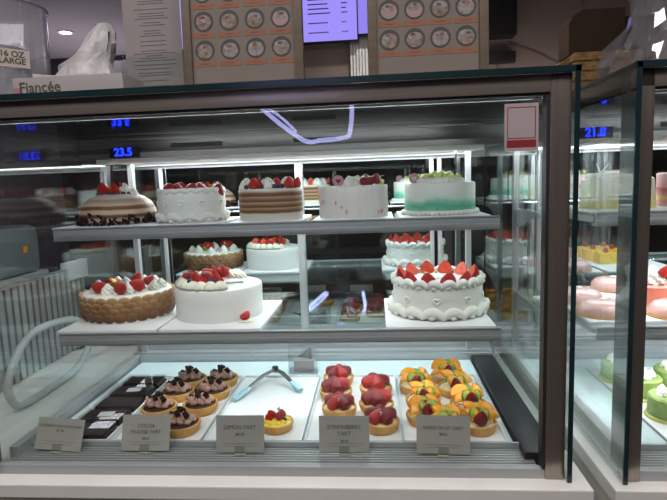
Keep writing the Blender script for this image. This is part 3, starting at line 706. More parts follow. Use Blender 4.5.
# strawberry tarts
spos = [(.722, .450, 5), (.722, .345, 3), (.738, .240, 4), (.830, .370, 3), (.832, .262, 3), (.842, .160, 4)]
slab = ['strawberry tart at the back left of its tray', 'strawberry tart in the middle of the left column', 'strawberry tart at the front of the left column, behind its card', 'rear strawberry tart of the right column', 'middle strawberry tart of the right column', 'frontmost strawberry tart to the right of its card']
for k, ((x, y, n), lb) in enumerate(zip(spos, slab)):
    c = thing('strawberry_tart', lb, 'tart', (x, y, BZ), 0, 'strawberry tarts'); c.scale = (1.05,)*3
    obj('tart_shell', ME_shell, c); obj('custard_filling', ME_cus, c)
    rnd = random.Random(20+k)
    m = 5 if n >= 4 else 4
    for i in range(m):
        a = PI/2+2*PI*i/m + (.3+PI if k in (1, 3, 4) else 0); r = .022
        L = .043 if m == 5 else .048
        # halves laid cut face down, tips to the middle
        o = obj('glazed_strawberry', ME_dhalf if (i*2+k) % 3 else ME_ghalf, c)
        inward = Vector((-math.cos(a), -math.sin(a), .62)).normalized()   # tip direction
        side = Vector((0, 0, 1)).cross(inward).normalized(); up = inward.cross(side).normalized()
        # mesh: tip +z, flesh side is y<=0 solid, cut face normal +y -> points down
        yv = -up; xv = yv.cross(inward)
        Mx = Matrix((xv, yv, inward)).transposed().to_4x4()
        Mx = Matrix.Translation((r*1.5*math.cos(a), r*1.5*math.sin(a), .023)) @ Mx @ Matrix.Diagonal((L*(.66 if m == 5 else .78), L*.85, L, 1))
        o.matrix_basis = Mx
    if k in (1, 2, 3, 5): mk('almond_sliver', mat('pale sliver', (.8, .76, .66), .5), c, lambda b: b.box((.001, -.018, .040), (.003, .004, .018), (.3, 0, 0), .0008))

# mixed fruit tarts
fpos = [(1.035, .460), (1.042, .365), (1.062, .262), (1.066, .155), (.940, .385), (.952, .285), (.948, .195), (.990, .136)]
flab = ['mixed fruit tart at the very back of its tray', 'mixed fruit tart second from the back on the right side', 'mixed fruit tart third from the back on the right side', 'front right mixed fruit tart at the tray corner', 'rear mixed fruit tart of the left column, beside the strawberry tarts', 'second mixed fruit tart of the left column', 'third mixed fruit tart of the left column, behind its card', 'front middle mixed fruit tart partly behind its card']
def fruit_top(c, k):
    rnd = random.Random(40+k)
    for i, (x, y, z, rx, rz) in enumerate([(-.018, .008, .036, 1.15, .35), (.016, .012, .036, 1.2, -.5), (-.014, -.016, .030, 1.25, .1), (.022, -.014, .030, 1.2, .9)]):
        obj('orange_wedge', (ME_or, ME_or2, ME_or, ME_or2)[(i+k) % 4], c, (x+rnd.uniform(-.003, .003), y, z), (rx+rnd.uniform(-.25, .1), rnd.uniform(-.25, .25), rz+rnd.uniform(-.3, .3)), 1.28)
    for x, y, rx, rz in ((-.008, -.014, 1.1, .7), (.016, -.012, 1.3, -.7), (.0, .016, 1.2, 0)):
        obj('kiwi_slice', ME_ki, c, (x, y, .039), (rx, rnd.uniform(-.2, .2), rz+rnd.uniform(-.3, .3)), 1.35)
    obj('glazed_strawberry', ME_dhalf, c, (.004, -.024, .026), (.3, rnd.uniform(-.3, .3), rnd.uniform(-.4, .4)), (.030, .026, .036))
    half(c, .0, .0, .026, .030, PI+rnd.uniform(-.3, .3), -.2, me=ME_dhalf, name='glazed_strawberry')
for k, ((x, y), lb) in enumerate(zip(fpos, flab)):
    c = thing('fruit_tart', lb, 'tart', (x, y, BZ), random.uniform(-.2, .2), 'mixed fruit tarts'); c.scale = (1.05,)*3
    obj('tart_shell', ME_shell, c); obj('custard_filling', ME_cus, c); fruit_top(c, k)

# tongs
c = thing('serving_tongs', 'steel serving tongs with pale blue tips spread open on the tray', 'tongs', (.528, .488, BZ))
for s, (ex, ey) in ((-1, (-.082, -.175)), (1, (.092, -.110))):
    d = Vector((ex, ey, 0)); L = d.length; u = d/L
    a = mk('tong_arm', mat('dark steel', (.12, .12, .125), .25, 1), c, lambda b: b.tube([(0, 0, .030), tuple(u*L*.3+Vector((0, 0, .030))), tuple(u*L*.72+Vector((0, 0, .016)))], [.007, .008, .006], 8, flat=.5), )
    mk('blue_tip', mat('pale blue silicone', (.36, .60, .68), .4), c, lambda b: b.tube([tuple(u*L*.66+Vector((0, 0, .018))), tuple(u*L*.82+Vector((0, 0, .013))), tuple(u*L+Vector((0, 0, .008)))], [.007, .0105, .009], 8, flat=.6))
mk('hinge', mat('dark steel', (.12, .12, .125), .25, 1), c, lambda b: b.lathe([(0, .022), (.010, .022), (.010, .038), (0, .038)], 16))

# clear acrylic holder with a card
c = thing('acrylic_holder', 'small clear acrylic box standing at the back of the case floor', 'box', (.606, .56, FZ))
def holder(b):
    for a in ((-.045, .045, -.03, -.0275), (-.045, .045, .0275, .03), (-.045, -.0425, -.03, .03), (.0425, .045, -.03, .03)): b.bx(a[0], a[1], a[2], a[3], 0, .088)
    b.bx(-.045, .045, -.03, .03, 0, .002)
mk('clear_walls', M_plas, c, holder, False)
mk('rim', mat('grey clear edge', (.45, .48, .49), .2), c, lambda b: b.tube([(-.044, -.029, .088), (.044, -.029, .088), (.044, .029, .088), (-.044, .029, .088)], .0011, 6, True))
tag(obj('paper_napkin', MB().box((0, 0, .018), (.062, .03, .034), None, .002).mesh('paper_napkin', mat('tan paper', (.36, .32, .28), .6)), None, (.606, .56, FZ+.003)), 'folded tan paper at the bottom of the clear acrylic box', 'paper')
b = MB(); b.prism([(-.022, .0), (.026, -.008), (.024, .034)], -.002, .002, 'y')
tag(obj('grey_sachet', b.mesh('grey_sachet', mat('grey striped sachet', (.16, .16, .16), .5, 0, (.30, .30, .30), 120, stretch=(1, .01, .01))), None, (.606, .56, FZ+.047)), 'grey triangular sachet standing in the clear acrylic box', 'sachet')

# ================================================================ PRICE CARDS
def price_card(x, y, z, lines, label, w=.112, h=.076, rx=-.34, rz=0, ry=0):
    t = thing('price_card', label, 'price card', (x, y, z), rot=(rx, ry, rz))
    mk('card', M_paper, t, lambda b: b.bx(-w/2, w/2, -.0006, .0006, .004, h+.004))
    zt = .054
    for i, (s, sz) in enumerate(lines):
        text('lettering', s, sz, M_ink, t, (0, -.0009, zt), (PI/2, 0, 0), sc=(.95, 1, 1)); zt -= sz*1.15
    mk('small_print', mat('grey print', (.22, .21, .20), .6), t, lambda b: [b.bx(-w*.36+.004*k, w*.36-.006*k, -.0010, -.0006, .022-k*.0055, .0232-k*.0055) for k in range(2)])
    mk('card_clip', M_plas, t, lambda b: (b.bx(-.011, .011, -.005, -.0035, 0, .018), b.bx(-.011, .011, .0035, .005, 0, .018), b.bx(-.011, .011, -.005, .005, -.001, .002)), False)
    mk('clip_foot', mat('yellowish clear base', (.42, .42, .30), .3), t, lambda b: b.bx(-.012, .012, -.007, .009, -.002, .002, .001))
    return t
GZ = .0215
price_card(.104, .048, GZ, [('DOUBLE CHOCOLATE BAR', .0085), ('$7.50', .008)], 'leftmost price card, in front of the chocolate packs', .110, .070, -.36, 0, .07)
price_card(.311, .048, GZ, [('COCOA', .0115), ('MOUSSE TART', .0115), ('$8.50', .008)], 'price card in front of the cocoa mousse tarts', .112, .078, -.36, 0, .0)
price_card(.531, .044, GZ, [('LEMON TART', .0125), ('$8.50', .009)], 'price card reading lemon tart', .108, .080, -.2)
price_card(.762, .046, GZ, [('STRAWBERRY', .0125), ('TART', .0125), ('$8.50', .008)], 'price card reading strawberry tart', .110, .078, -.2)
price_card(.974, .042, GZ, [('MIXED FRUIT TART', .0105), ('$8.50', .008)], 'price card reading mixed fruit tart', .114, .080, -.22, 0, .03)

# sticker on the front glass
c = thing('window_sticker', 'white square sticker with red border on the upper right of the front glass', 'sticker', (1.119, -.0036, .698))
mk('sticker_sheet', mat('pale pink paper', (.42, .35, .36), .6), c, lambda b: b.bx(-.031, .031, -.0005, 0, -.043, .045))
mk('red_border', mat('dark red print', (.26, .02, .03), .5), c, lambda b: (b.bx(-.026, .026, -.0008, -.0005, .037, .0385), b.bx(-.026, .026, -.0008, -.0005, -.0195, -.018), b.bx(-.026, -.0245, -.0008, -.0005, -.018, .037), b.bx(.0245, .026, -.0008, -.0005, -.018, .037), b.bx(-.027, .027, -.0008, -.0005, -.036, -.022)))

# ================================================================ ON TOP OF THE LEFT CASE
CZ = .8045
# framed posters
def frame_poster(x, w, h, label, y=.13, rows=((.09, 0), (.165, 1), (.24, 2))):
    t = thing('poster_frame', label, 'framed poster', (x, y, CZ), rot=(-.04, 0, 0)); fw = .019
    wood = mat('tan wooden frame', (.15, .108, .076), .5, 0, (.12, .088, .064), 12, stretch=(1, 1, 8))
    mk('frame', wood, t, lambda b: (b.bx(-w/2, w/2, -.008, .012, 0, fw, .002), b.bx(-w/2, w/2, -.008, .012, h-fw, h, .002), b.bx(-w/2, -w/2+fw, -.008, .012, fw, h-fw, .002), b.bx(w/2-fw, w/2, -.008, .012, fw, h-fw, .002)))
    mk('frame_lip', mat('silver lip', (.35, .33, .34), .3, .6), t, lambda b: b.bx(-w/2+fw, w/2-fw, -.006, -.001, fw, fw+.003))
    mk('poster', mat('beige poster', (.19, .155, .132), .6, 0, (.175, .14, .12), 6), t, lambda b: b.bx(-w/2+fw, w/2-fw, -.001, .004, fw, h-fw))
    mk('poster_band', mat('grey violet band', (.13, .11, .13), .6), t, lambda b: b.bx(-w/2+fw, w/2-fw, -.0016, -.0009, fw+.003, fw+.010))
    iw = w-2*fw
    ring = mat('printed grey ring', (.055, .05, .052), .6); lab = mat('printed orange label', (.27, .11, .062), .6)
    cakes = [mat('printed cream', (.33, .30, .29), .6, 0, (.20, .16, .15), 90), mat('printed brown cake', (.14, .08, .05), .6, 0, (.30, .24, .2), 90), mat('printed pink cake', (.36, .24, .24), .6), mat('printed red fruit', (.34, .07, .05), .6, 0, (.25, .2, .15), 120), mat('printed green cake', (.10, .16, .09), .6)]
    rnd = random.Random(int(x*100))
    b = MB(); b2 = MB()
    nrow = 4
    for r in range(nrow):
        for k in range(4):
            cx = -iw/2+iw*(k+.5)/4; cz = h*0+.098+r*.0605
            if cz > h-fw-.02: continue
            circ = [(cx+.0215*math.cos(2*PI*i/22), cz+.0215*math.sin(2*PI*i/22)) for i in range(22)]
            b.mi = 0; b.prism(circ, -.0016, -.0010, 'y')
            m = rnd.randrange(3) if (r+k) % 3 else (4 if (x > .8 and r == 1 and k == 1) else 1)
            b.mi = 1+m; b.prism([(cx+.017*math.cos(2*PI*i/18), cz-.002+.0155*math.sin(2*PI*i/18)) for i in range(18)], -.0021, -.0016, 'y')
            b.mi = 1; b.prism([(cx+.0145*math.cos(2*PI*i/18), cz+.005+.008*math.sin(2*PI*i/18)) for i in range(18)], -.0025, -.0021, 'y')
            for q in range(3):
                ox, oz = rnd.uniform(-.007, .007), rnd.uniform(-.001, .005)
                b.mi = 4 if rnd.random() < .7 else 5; b.prism([(cx+ox+.004*math.cos(2*PI*i/8), cz+.005+oz+.003*math.sin(2*PI*i/8)) for i in range(8)], -.0028, -.0025, 'y')
            b2.bx(cx-.0235, cx+.0235, -.0016, -.0010, cz-.0345, cz-.0225)
    obj('cake_pictures', b.mesh('cake_pictures', [ring]+cakes, False), t); obj('orange_captions', b2.mesh('orange_captions', lab, False), t)
    mk('caption_print', mat('dark red print small', (.2, .06, .04), .6), t, lambda b: [b.bx(-iw/2+iw*(k+.5)/4-.010, -iw/2+iw*(k+.5)/4+.010, -.0019, -.0016, .098+r*.0605-.029, .098+r*.0605-.0275) for k in range(4) for r in range(nrow) if .098+r*.0605 < h-fw-.02])
    mk('stand_leg', M_black, t, lambda b: b.box((0, .05, .09), (.03, .004, .19), (.42, 0, 0)))
frame_poster(.567, .262, .34, 'tan framed cake poster standing left of the lavender menu screen')
frame_poster(.961, .250, .34, 'tan framed cake poster standing right of the lavender menu screen')

# menu sheet in acrylic stand
c = thing('menu_stand', 'clear acrylic stand holding a tall paper menu sheet', 'menu stand', (.346, .19, CZ))
mk('acrylic_pocket', M_glass, c, lambda b: (b.bx(-.080, .078, -.006, -.004, 0, .11), b.bx(-.080, .078, .004, .006, 0, .11), b.bx(-.080, .078, -.012, .05, 0, .003)), False)
ps = mk('menu_sheet', mat('menu paper', (.30, .265, .265), .6, 0, (.28, .25, .25), 5), c, lambda b: b.box((0, 0, .165), (.134, .0012, .325), None))
rnd = random.Random(3); b = MB(); z = .30
while z > .012:
    wd = rnd.choice([.02, .03, .05, .03, .04]); b.bx(-wd, wd, -.0011, -.0007, z, z+.0014); z -= rnd.choice([.0055, .0055, .0055, .009, .012])
obj('menu_print', b.mesh('menu_print', mat('faint ink', (.13, .11, .11), .6), False), ps)

# white box with script lettering
c = thing('cardboard_box', 'flat white cardboard box with black script lettering on the case top', 'box', (.218, .09, CZ), 0)
mk('box_body', mat('matt white card', (.36, .33, .33), .6), c, lambda b: b.bx(-.118, .118, -.05, .05, 0, .042, .001))
text('lettering', 'Fiancée', .030, M_ink, c, (-.060, -.0506, .012), (PI/2, 0, 0), bold=.0003)
mk('pink_corner_mark', mat('pink print', (.42, .16, .18), .6), c, lambda b: b.bx(-.116, -.102, -.0508, -.05, .008, .022))

# crumpled bag
def bag_profile():
    b = MB(); rnd = random.Random(12)
    prof = [(.085, 0), (.088, .02), (.080, .05), (.072, .08), (.060, .11), (.045, .135), (.040, .155), (.030, .18), (.014, .20), (0, .206)]
    b.lathe(prof, 26)
    for v in b.bm.verts:
        z = v.co.z; a = math.atan2(v.co.y, v.co.x)
        k = 1+.12*math.sin(5*a+z*40)+.08*math.sin(9*a-z*70)+rnd.uniform(-.06, .06)
        v.co.x *= k; v.co.y *= k*.55; v.co.x += max(0, z-.02)*.46-.012*(1 if .08 < z < .13 else 0); v.co.z += rnd.uniform(-.004, .004)
    return b
mbag = mat('white crinkled plastic', (.60, .57, .59), .35, 0, (.48, .45, .47), 30, bump=.6, bscale=40)
bb = bag_profile()
c = thing('plastic_bag', 'crumpled white plastic bag standing behind the white box', 'bag', (.122, .25, CZ))
me = bb.mesh('bag_film', mbag, True, 22); obj('bag_film', me, c)
fl = mk('folded_flap', mbag, c, lambda b: b.box((-.03, -.055, .086), (.09, .05, .012), (.15, .1, .2), .003))
fl.location = (0, .02, -.012)

# clear cup container
c = thing('cup_container', 'large clear plastic container with a handwritten large size tag', 'cup container', (-.100, .30, CZ))
M_haze = glass('hazy clear plastic', (.93, .93, .95), f0=.05, haze=.16)
mk('container_wall', M_haze, c, lambda b: b.lathe([(0, 0), (.108, 0), (.110, .01), (.113, .262), (.116, .268), (.112, .268), (.110, .262), (.107, .01), (0, .004)], 48))
mk('container_rim', mat('pale clear rim', (.42, .42, .48), .2), c, lambda b: b.lathe([(.116, .266), (.118, .268), (.118, .271), (.116, .272), (.116, .266)], 48))
tg = mk('size_tag', mat('tag paper', (.60, .52, .46), .6), c, lambda b: b.box((.0, 0, 0), (.095, .0008, .042)), loc=(.076, -.0875, .128), rot=(0, .03, math.radians(41)))
text('tag_lettering', '16 OZ\nLARGE', .019, M_ink, tg, (.010, -.0008, .003), (PI/2, 0, 0), space=.85, bold=.0006)
c = thing('plastic_cup', 'clear plastic cup nested inside the large clear container', 'cup', (-.085, .29, CZ+.006))
mk('cup_wall', M_haze, c, lambda b: b.lathe([(.0, 0), (.033, 0), (.05, .15), (.052, .152), (.049, .152), (.032, .003), (0, .003)], 32))
mk('cup_lid', mat('milky clear lid', (.4, .42, .45), .3), c, lambda b: b.lathe([(.050, .153), (.053, .156), (.053, .160), (.046, .163), (.046, .158), (.050, .153)], 32))

# ================================================================ BEHIND
def screen(x0, x1, z0, z1, label, shade, lines=True, top=0):
    t = thing('menu_screen', label, 'screen', ((x0+x1)/2, 2.0, (z0+z1)/2)); w = (x1-x0)/2; h = (z1-z0)/2
    mk('screen_body', M_black, t, lambda b: b.bx(-w-.004, w+.004, 0, .05, -h-.004, h+.004, .003))
    mk('screen_panel', emit('lavender screen '+str(round(x0, 2)), shade, 1.0), t, lambda b: b.bx(-w, w, -.002, .0, -h, h))
    rnd = random.Random(1); b = MB(); z = h-.03; 
    while z > -h+.04:
        for u0, u1 in ((-.86, -.3), (.35, .6)) if w > .25 else ((-.6, .2), (.5, .8)):
            b.bx(w*u0, w*(u1-rnd.random()*.15), -.0035, -.002, z, z+.006)
        z -= rnd.choice([.024, .024, .024, .05])
    obj('menu_print', b.mesh('menu_print', mat('violet screen print', (.12, .10, .3), .6), False), t)
    mk('mounting_bracket', M_black, t, lambda b: b.bx(-.05, .05, .05, .1, -.1, .1))
screen(.432, .765, 1.372, 1.86, 'lavender lit menu screen hanging between the two framed posters', (.23, .19, .64))
screen(.772, 1.05, 1.40, 1.86, 'violet menu screen partly hidden by the right framed poster', (.19, .16, .56))
screen(-.53, -.20, 1.372, 1.86, 'lit menu screen mostly hidden behind the paper menu sheet', (.28, .25, .62))
def corr(b):
    for i in range(17): b.bx(.72+i*.017, .72+i*.017+.013, 2.06, 2.085, 1.0, 1.40, .003)
    b.bx(.72, 1.01, 2.08, 2.098, 1.0, 1.40)
b = MB(); corr(b); tag(obj('steel_panel', b.mesh('steel_panel', M_alu), None), 'ribbed silver wall panel below the menu screens', 'wall panel')
tag(obj('wall_cabinet', MB().bx(-.16, .16, -.1, .0, -.3, .3, .004).mesh('wall_cabinet', M_black), None, (1.455, 2.1, 1.65)), 'black box mounted on the dark stone wall right of the posters', 'speaker')
tag(obj('power_outlet', MB().bx(-.08, .08, -.04, .0, -.03, .03, .004).mesh('power_outlet', M_black), None, (1.545, 2.1, 1.25)), 'small black wall fixture low on the stone wall', 'fixture')
# back counter
c = thing('back_counter', 'dark staff counter behind the display cases against the wall', 'counter', (1.9, 1.3, -.9))
mk('cabinet', mat('dark wood', (.03, .022, .018), .5), c, lambda b: b.bx(-1.0, 1.0, -.25, .35, 0, 1.74)); mk('worktop', mat('dark worktop', (.05, .045, .042), .3), c, lambda b: b.bx(-1.02, 1.02, -.27, .37, 1.74, 1.78, .003))
zc = .88
wick = mat('woven tan cane', (.58, .36, .16), .6, 0, (.34, .19, .08), 60, bump=.5, stretch=(1, 1, .4))
n = 5
for i in range(n):
    z = zc+i*.037
    c = thing('woven_tray', ['lowest woven tan tray of the stack behind the cases', 'second woven tan tray from the bottom of the stack', 'middle woven tan tray of the stack', 'second woven tan tray from the top of the stack', 'topmost woven tan tray of the stack, under the bread bin'][i], 'tray', (1.735, 1.25, z), 0, 'stacked woven trays')
    mk('tray_base', wick, c, lambda b: b.bx(-.118, .118, -.11, .11, 0, .008))
    mk('tray_rim', wick, c, lambda b: [b.tube([(-.122, -.114, q), (.122, -.114, q), (.122, .114, q), (-.122, .114, q)], .006, 6, True) for q in (.010, .020, .029)])
zt = zc+n*.037+.003
b = MB(); b.prism([(-.09, 0), (.12, 0), (.12, .17), (-.04, .17), (-.075, .15), (-.09, .12)], -.06, .06, 'y')
tag(obj('paper_bag', b.mesh('paper_bag', mat('brown kraft', (.07, .04, .018), .7, 0, (.055, .03, .014), 8)), None, (1.705, 1.27, zt)), 'brown kraft bag standing on the stacked woven trays', 'paper bag')
c = thing('coffee_grinder', 'black appliance standing behind the clear wrapped bag', 'appliance', (1.96, 1.40, zc))
mk('appliance_body', M_black, c, lambda b: (b.bx(-.09, .11, -.08, .08, 0, .35, .01), b.bx(-.10, .11, -.10, .08, .21, .35, .01)))
mk('appliance_knob', M_alu, c, lambda b: [b.tube([(-.085, -.102, z), (-.085, -.112, z)], .005, 8) for z in (.25, .29)])
# wrapped bag and bottle on the right case
c = thing('wrapped_gift_bag', 'crinkled clear cellophane bag with ruddy contents on the right case', 'bag', (1.462, .22, CZ))
b = MB(); rnd = random.Random(21)
b.lathe([(.10, 0), (.105, .03), (.085, .07), (.065, .11), (.05, .15), (.055, .19), (.075, .23)], 22)
for v in b.bm.verts:
    a = math.atan2(v.co.y, v.co.x); z = v.co.z; k = 1+.16*math.sin(6*a+z*50)+rnd.uniform(-.14, .14); v.co.x *= k; v.co.y *= k*.8; v.co.z += rnd.uniform(-.006, .006) if z > .01 else 0
    if z < .01: v.co.z = 0
obj('cellophane', b.mesh('cellophane', M_film, True, 15), c)
mk('ruddy_contents', mat('ruddy brown', (.22, .09, .06), .5, 0, (.30, .16, .12), 30), c, lambda b: b.ell((0, 0, .024), (.085, .07, .022)))
c = thing('pump_bottle', 'pale pump bottle standing behind the clear wrapped bag', 'bottle', (1.97, 1.2, zc))
mk('bottle_body', mat('pale bottle', (.28, .24, .24), .4), c, lambda b: b.lathe([(0, 0), (.055, 0), (.057, .02), (.057, .20), (.04, .24), (.018, .26), (0, .26)], 28)); mk('pump_head', M_white, c, lambda b: (b.lathe([(0, .26), (.016, .26), (.016, .285), (0, .285)], 16), b.box((-.02, 0, .29), (.05, .016, .012), None, .002)))

# things left of the case
def slats(b):
    for i in range(30): b.bx(-.006, .006, i*.0335, i*.0335+.021, -.288, .02)
    b.bx(-.012, -.006, 0, 1.0, -.288, .02)
c = thing('slatted_panel', 'white slatted panel seen through the left side glass', 'panel', (-.33, -.02, .29))
mk('slats', mat('pale grey slats', (.34, .35, .36), .5), c, slats, False); mk('panel_cap', M_white, c, lambda b: b.bx(-.02, .01, .88, 1.02, -.02, .05, .003)); mk('top_rail', M_alu, c, lambda b: b.bx(-.014, .008, 0, 1.0, .02, .028)); 
mk('panel_feet', M_black, c, lambda b: [b.bx(-.02, .02, y, y+.03, -.2895, -.29) for y in (.05, .9)]); mk('panel_board', M_rail, c, lambda b: b.bx(-.016, -.012, 0, 1.0, -.2895, .02))
hp = [(-.19, 1.0, -.01), (-.19, .85, .02), (-.19, .72, .055), (-.19, .70, .0), (-.19, .66, -.04)]
loop = [(-.17, .98, .0+.03), (-.17, .80, .07), (-.17, .70, .14), (-.17, .60, .19), (-.17, .45, .205), (-.17, .36, .185), (-.17, .30, .13), (-.17, .275, .08), (-.17, .30, .025), (-.17, .36, .012), (-.17, .46, .012), (-.17, .55, .012), (-.17, .63, .03), (-.17, .70, .075), (-.17, .72, .10)]
def smooth(p, n=4):
    out = []; P = [Vector(q) for q in p]
    for i in range(len(P)-1):
        a = P[max(i-1, 0)]; b_ = P[i]; c_ = P[i+1]; d = P[min(i+2, len(P)-1)]
        for k in range(n):
            t = k/n; out.append(.5*((2*b_)+(c_-a)*t+(2*a-5*b_+4*c_-d)*t*t+(3*b_-a-3*c_+d)*t**3))
    out.append(P[-1]); return out
b = MB(); b.tube(smooth(loop), .011, 12)
tag(obj('hose', b.mesh('hose', mat('white hose', (.50, .51, .52), .4), True), None), 'thick white hose curled in a loop left of the case', 'hose')
tag(obj('grey_bin', MB().bx(-.13, .13, -.17, .17, 0, .17, .03).mesh('grey_bin', mat('grey bin plastic', (.16, .17, .18), .3)), None, (-.50, .62, .3275)), 'rounded grey plastic bin on a stand behind the slatted panel', 'bin')
c = thing('bin_stand', 'plain grey stand under the rounded grey bin', 'stand', (-.50, .62, -.001)); mk('stand_body', M_rail, c, lambda b: b.bx(-.13, .13, -.2, .2, 0, .328, .004))
tag(obj('orange_sticker', MB().bx(0, .001, -.012, .012, -.011, .011).mesh('orange_sticker', mat('orange print', (.75, .33, .02), .5)), None, (-.3697, .70, .415)), 'small orange sticker on the grey bin', 'sticker')

# ================================================================ RIGHT CASE CONTENTS
CBX = 1.322
def cboard(x, y, z, w, d, label): return board(x, y, z, w, d, label, None, .006)
cboard(1.455, .37, TZ, .18, .25, 'white board under the pale yellow cake in the right case')
c = thing('yellow_cake', 'pale yellow cake with clear picks on top in the right case', 'cake', (1.452, .365, TZ+.006))
mk('cake_body', ramp_mat('yellow fade', 'z', [(0, (.72, .58, .10)), (.2, (.70, .62, .32)), (.5, (.66, .63, .48)), (1, (.72, .70, .62))], 13, .5, bump=.3), c, lambda b: b.lathe([(0, 0), (.086, 0), (.088, .004), (.082, .070), (.074, .076), (0, .077)], 48))
ring_border(.066, .078, .010, 16, M_cream, 'top_border', c)
for i in range(9):
    a = 2*PI*i/9; mk('clear_pick', M_white if i % 2 else M_plas, c, lambda b: b.tube([(0, 0, 0), (.006*math.cos(a*3), .006*math.sin(a*2), .028)], .0012, 6), loc=(.05*math.cos(a), .05*math.sin(a), .085), rot=(0, .45*math.cos(i*2.1), 0))
cboard(1.648, .37, TZ, .18, .25, 'white board under the pink layered cake in the right case')
c = thing('pink_cake', 'pink layered cake with fruit band at the photo right edge', 'cake', (1.640, .362, TZ+.006))
mk('cake_body', ramp_mat('pink layers', 'z', [(0, (.70, .42, .40)), (.15, (.68, .36, .36)), (.24, (.8, .6, .2)), (.32, (.66, .30, .32)), (.5, (.40, .10, .12)), (.56, (.68, .34, .38)), (1, (.74, .44, .46))], 11.5, .5, wob=.15, wscale=20, bump=.3), c, lambda b: body(b, .085, .082, .004))
for i in range(9): obj('grape', ME_grape, c, (.05*math.cos(i*.7), .05*math.sin(i*.7), .082), (0, 0, 0), .018)
cboard(1.845, .37, TZ, .18, .25, 'white board under the plain white cake of the right case')
c = thing('cream_cake', 'plain white cream cake mirrored in the right case', 'cake', (1.845, .362, TZ+.006)); mk('cake_body', M_frost, c, lambda b: body(b, .085, .08)); ring_border(.08, .084, .010, 18, M_frost, 'top_border', c)

# middle shelf right case
cboard(1.50, .46, MZ, .30, .42, 'large white board under the pink mousse cakes')
m_pink = ramp_mat('pink glaze', 'z', [(0, (.74, .40, .30)), (.4, (.78, .42, .38)), (1, (.80, .50, .50))], 25, .25, coat=.6)
for i, (x, y) in enumerate([(1.412, .325), (1.402, .475), (1.575, .300), (1.560, .62)]):
    c = thing('mousse_cake', ['glossy pink mousse cake at the near left corner of its board', 'glossy pink mousse cake behind the near left one', 'glossy pink mousse cake at the right edge of the photo', 'glossy pink mousse cake at the back of its board'][i], 'cake', (x, y, MZ+.006), 0, 'pink mousse cakes')
    mk('mousse_body', m_pink, c, lambda b: b.lathe([(0, 0), (.060, 0), (.064, .006), (.062, .020), (.050, .032), (.030, .037), (0, .036)], 44))
    mk('mousse_base', M_crust, c, lambda b: b.lathe([(0, -.0003), (.066, -.0003), (.067, .004), (.06, .005)], 44))
    mk('white_garnish', M_cream, c, lambda b: b.ell((.0, 0, .038), (.012, .008, .004)))
c = thing('coral_dessert_cup', 'coral round dessert with whipped cream and strawberry at the right edge', 'dessert', (1.580, .43, MZ+.006))
mk('coral_body', mat('coral jelly', (.70, .18, .12), .3, 0, (.76, .26, .18), 10, coat=.4), c, lambda b: b.lathe([(0, 0), (.052, 0), (.056, .004), (.060, .052), (.054, .056), (0, .052)], 40))
obj('cream_rosette', ME_ros, c, (0, 0, .052), (0, 0, 0), .06); half(c, .012, -.012, .075, .034, .4, .3, roll=.4)
cboard(1.80, .46, MZ, .26, .42, 'white board under the yellow mango squares')
for i, (x, y) in enumerate([(1.725, .30), (1.80, .30), (1.725, .38), (1.80, .38), (1.735, .48), (1.81, .48)]):
    c = thing('mango_square', ['yellow mango square nearest the glass, left one', 'yellow mango square nearest the glass, right one', 'yellow mango square of the middle row, left one', 'yellow mango square of the middle row, right one', 'yellow mango square of the rear row, left one', 'yellow mango square of the rear row, right one'][i], 'cake', (x, y, MZ+.006), 0, 'mango squares')
    mk('sponge', mat('mango yellow', (.82, .50, .03), .35, 0, (.86, .58, .06), 20), c, lambda b: b.bx(-.033, .033, -.033, .033, 0, .042, .003)); obj('raspberry', ME_rasp, c, (.0, .0, .042), (0, 0, 0), .02)

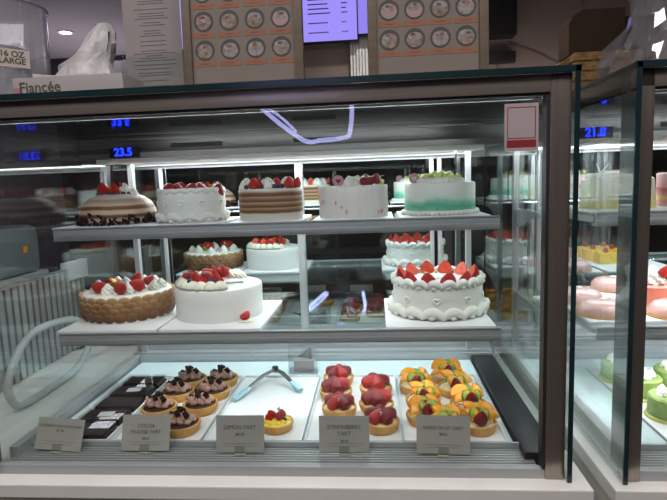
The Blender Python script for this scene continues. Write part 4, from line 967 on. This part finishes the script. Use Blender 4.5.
# floor right case: pistachio cakes
def tray2(x0, x1, y0, y1, label):
    b = MB(); b.bx(x0, x1, y0, y1, 0, .003); 
    for a in ((x0, x0+.0025, y0, y1), (x1-.0025, x1, y0, y1), (x0, x1, y0, y0+.0025), (x0, x1, y1-.0025, y1)): b.bx(*a, 0, .008, .0008)
    tag(obj('pastry_tray', b.mesh('pastry_tray', M_tray), None, (0, -.006, FZ)), label, 'tray')
tray2(1.462, 1.72, .10, .56, 'white tray under the green pistachio cakes in the right case')
tray2(1.73, 1.98, .10, .56, 'empty white tray beyond the green pistachio cakes')
m_pis = mat('pistachio green', (.20, .30, .07), .5, 0, (.30, .38, .12), 50, bump=.4)
for i, (x, y) in enumerate([(1.520, .470), (1.525, .355), (1.530, .225), (1.600, .155), (1.635, .28), (1.635, .41)]):
    c = thing('pistachio_cake', ['round green pistachio cake at the far left of its tray', 'second green pistachio cake from the back', 'green pistachio cake beside the steel corner post', 'front green pistachio cake nearest the glass', 'green pistachio cake right of the middle one', 'rear right green pistachio cake'][i], 'cake', (x, y, BZ), 0, 'pistachio cakes')
    mk('green_body', m_pis, c, lambda b: b.lathe([(0, 0), (.047, 0), (.048, .003), (.048, .050), (.044, .054), (0, .054)], 36))
    mk('crumb_ring', mat('pistachio crumbs', (.34, .40, .10), .8, 0, (.50, .44, .16), 90), c, lambda b: b.lathe([(.044, .0), (.054, .0), (.052, .006), (.046, .008)], 36))
    for k in range(5): obj('cream_flower', ME_ros, c, (.022*math.cos(k*1.26+i), .022*math.sin(k*1.26+i), .053), (0, 0, 0), .022)
    obj('caramel_drop', (lambda b: (b.ell((0, 0, 0), (.006, .006, .004)), b.mesh('caramel_drop', mat('caramel', (.6, .28, .06), .3)))[1])(MB()), c, (0, 0, .072))
price_card(1.585, .033, GZ, [('PISTACHIO', .0115), ('$8.50', .009)], 'price card in front of the green pistachio cakes', .10, .07, -.2)
t = price_card(1.560, .232, MZ+.006, [('ROSE', .012), ('LYCHEE', .012)], 'cream price card standing before the pink mousse cakes', .08, .05, -.05)
t.location = (1.595, .2275, MZ+.0065)

# ================================================================ PENDANT LAMP behind the camera (reflected in the glass)
c = thing('neon_pendant', 'lavender neon tube pendant bent in an open trapezoid, behind the photographer', 'pendant lamp', (.41, -2.2, 1.2))
mk('neon_tube', emit('lavender neon', (.5, .5, 1), 5), c, lambda b: (b.tube(smooth([(-.235, 0.01, -.12), (-.12, .01, -.2), (-.03, .01, -.29)]), .008, 8), b.tube(smooth([(-.26, 0, -.03), (-.255, 0, -.12), (0, 0, -.335), (.12, 0, -.345), (.255, 0, -.335), (.29, 0, -.30), (.30, 0, -.12), (.20, 0, -.03), (.0, 0, .01), (-.20, 0, .01)], 5), .013, 8, True)))
mk('hanging_wire', M_black, c, lambda b: (b.tube([(-.2, 0, .01), (-.2, 0, .70)], .002, 5), b.tube([(.2, 0, -.03), (.2, 0, .70)], .002, 5)))
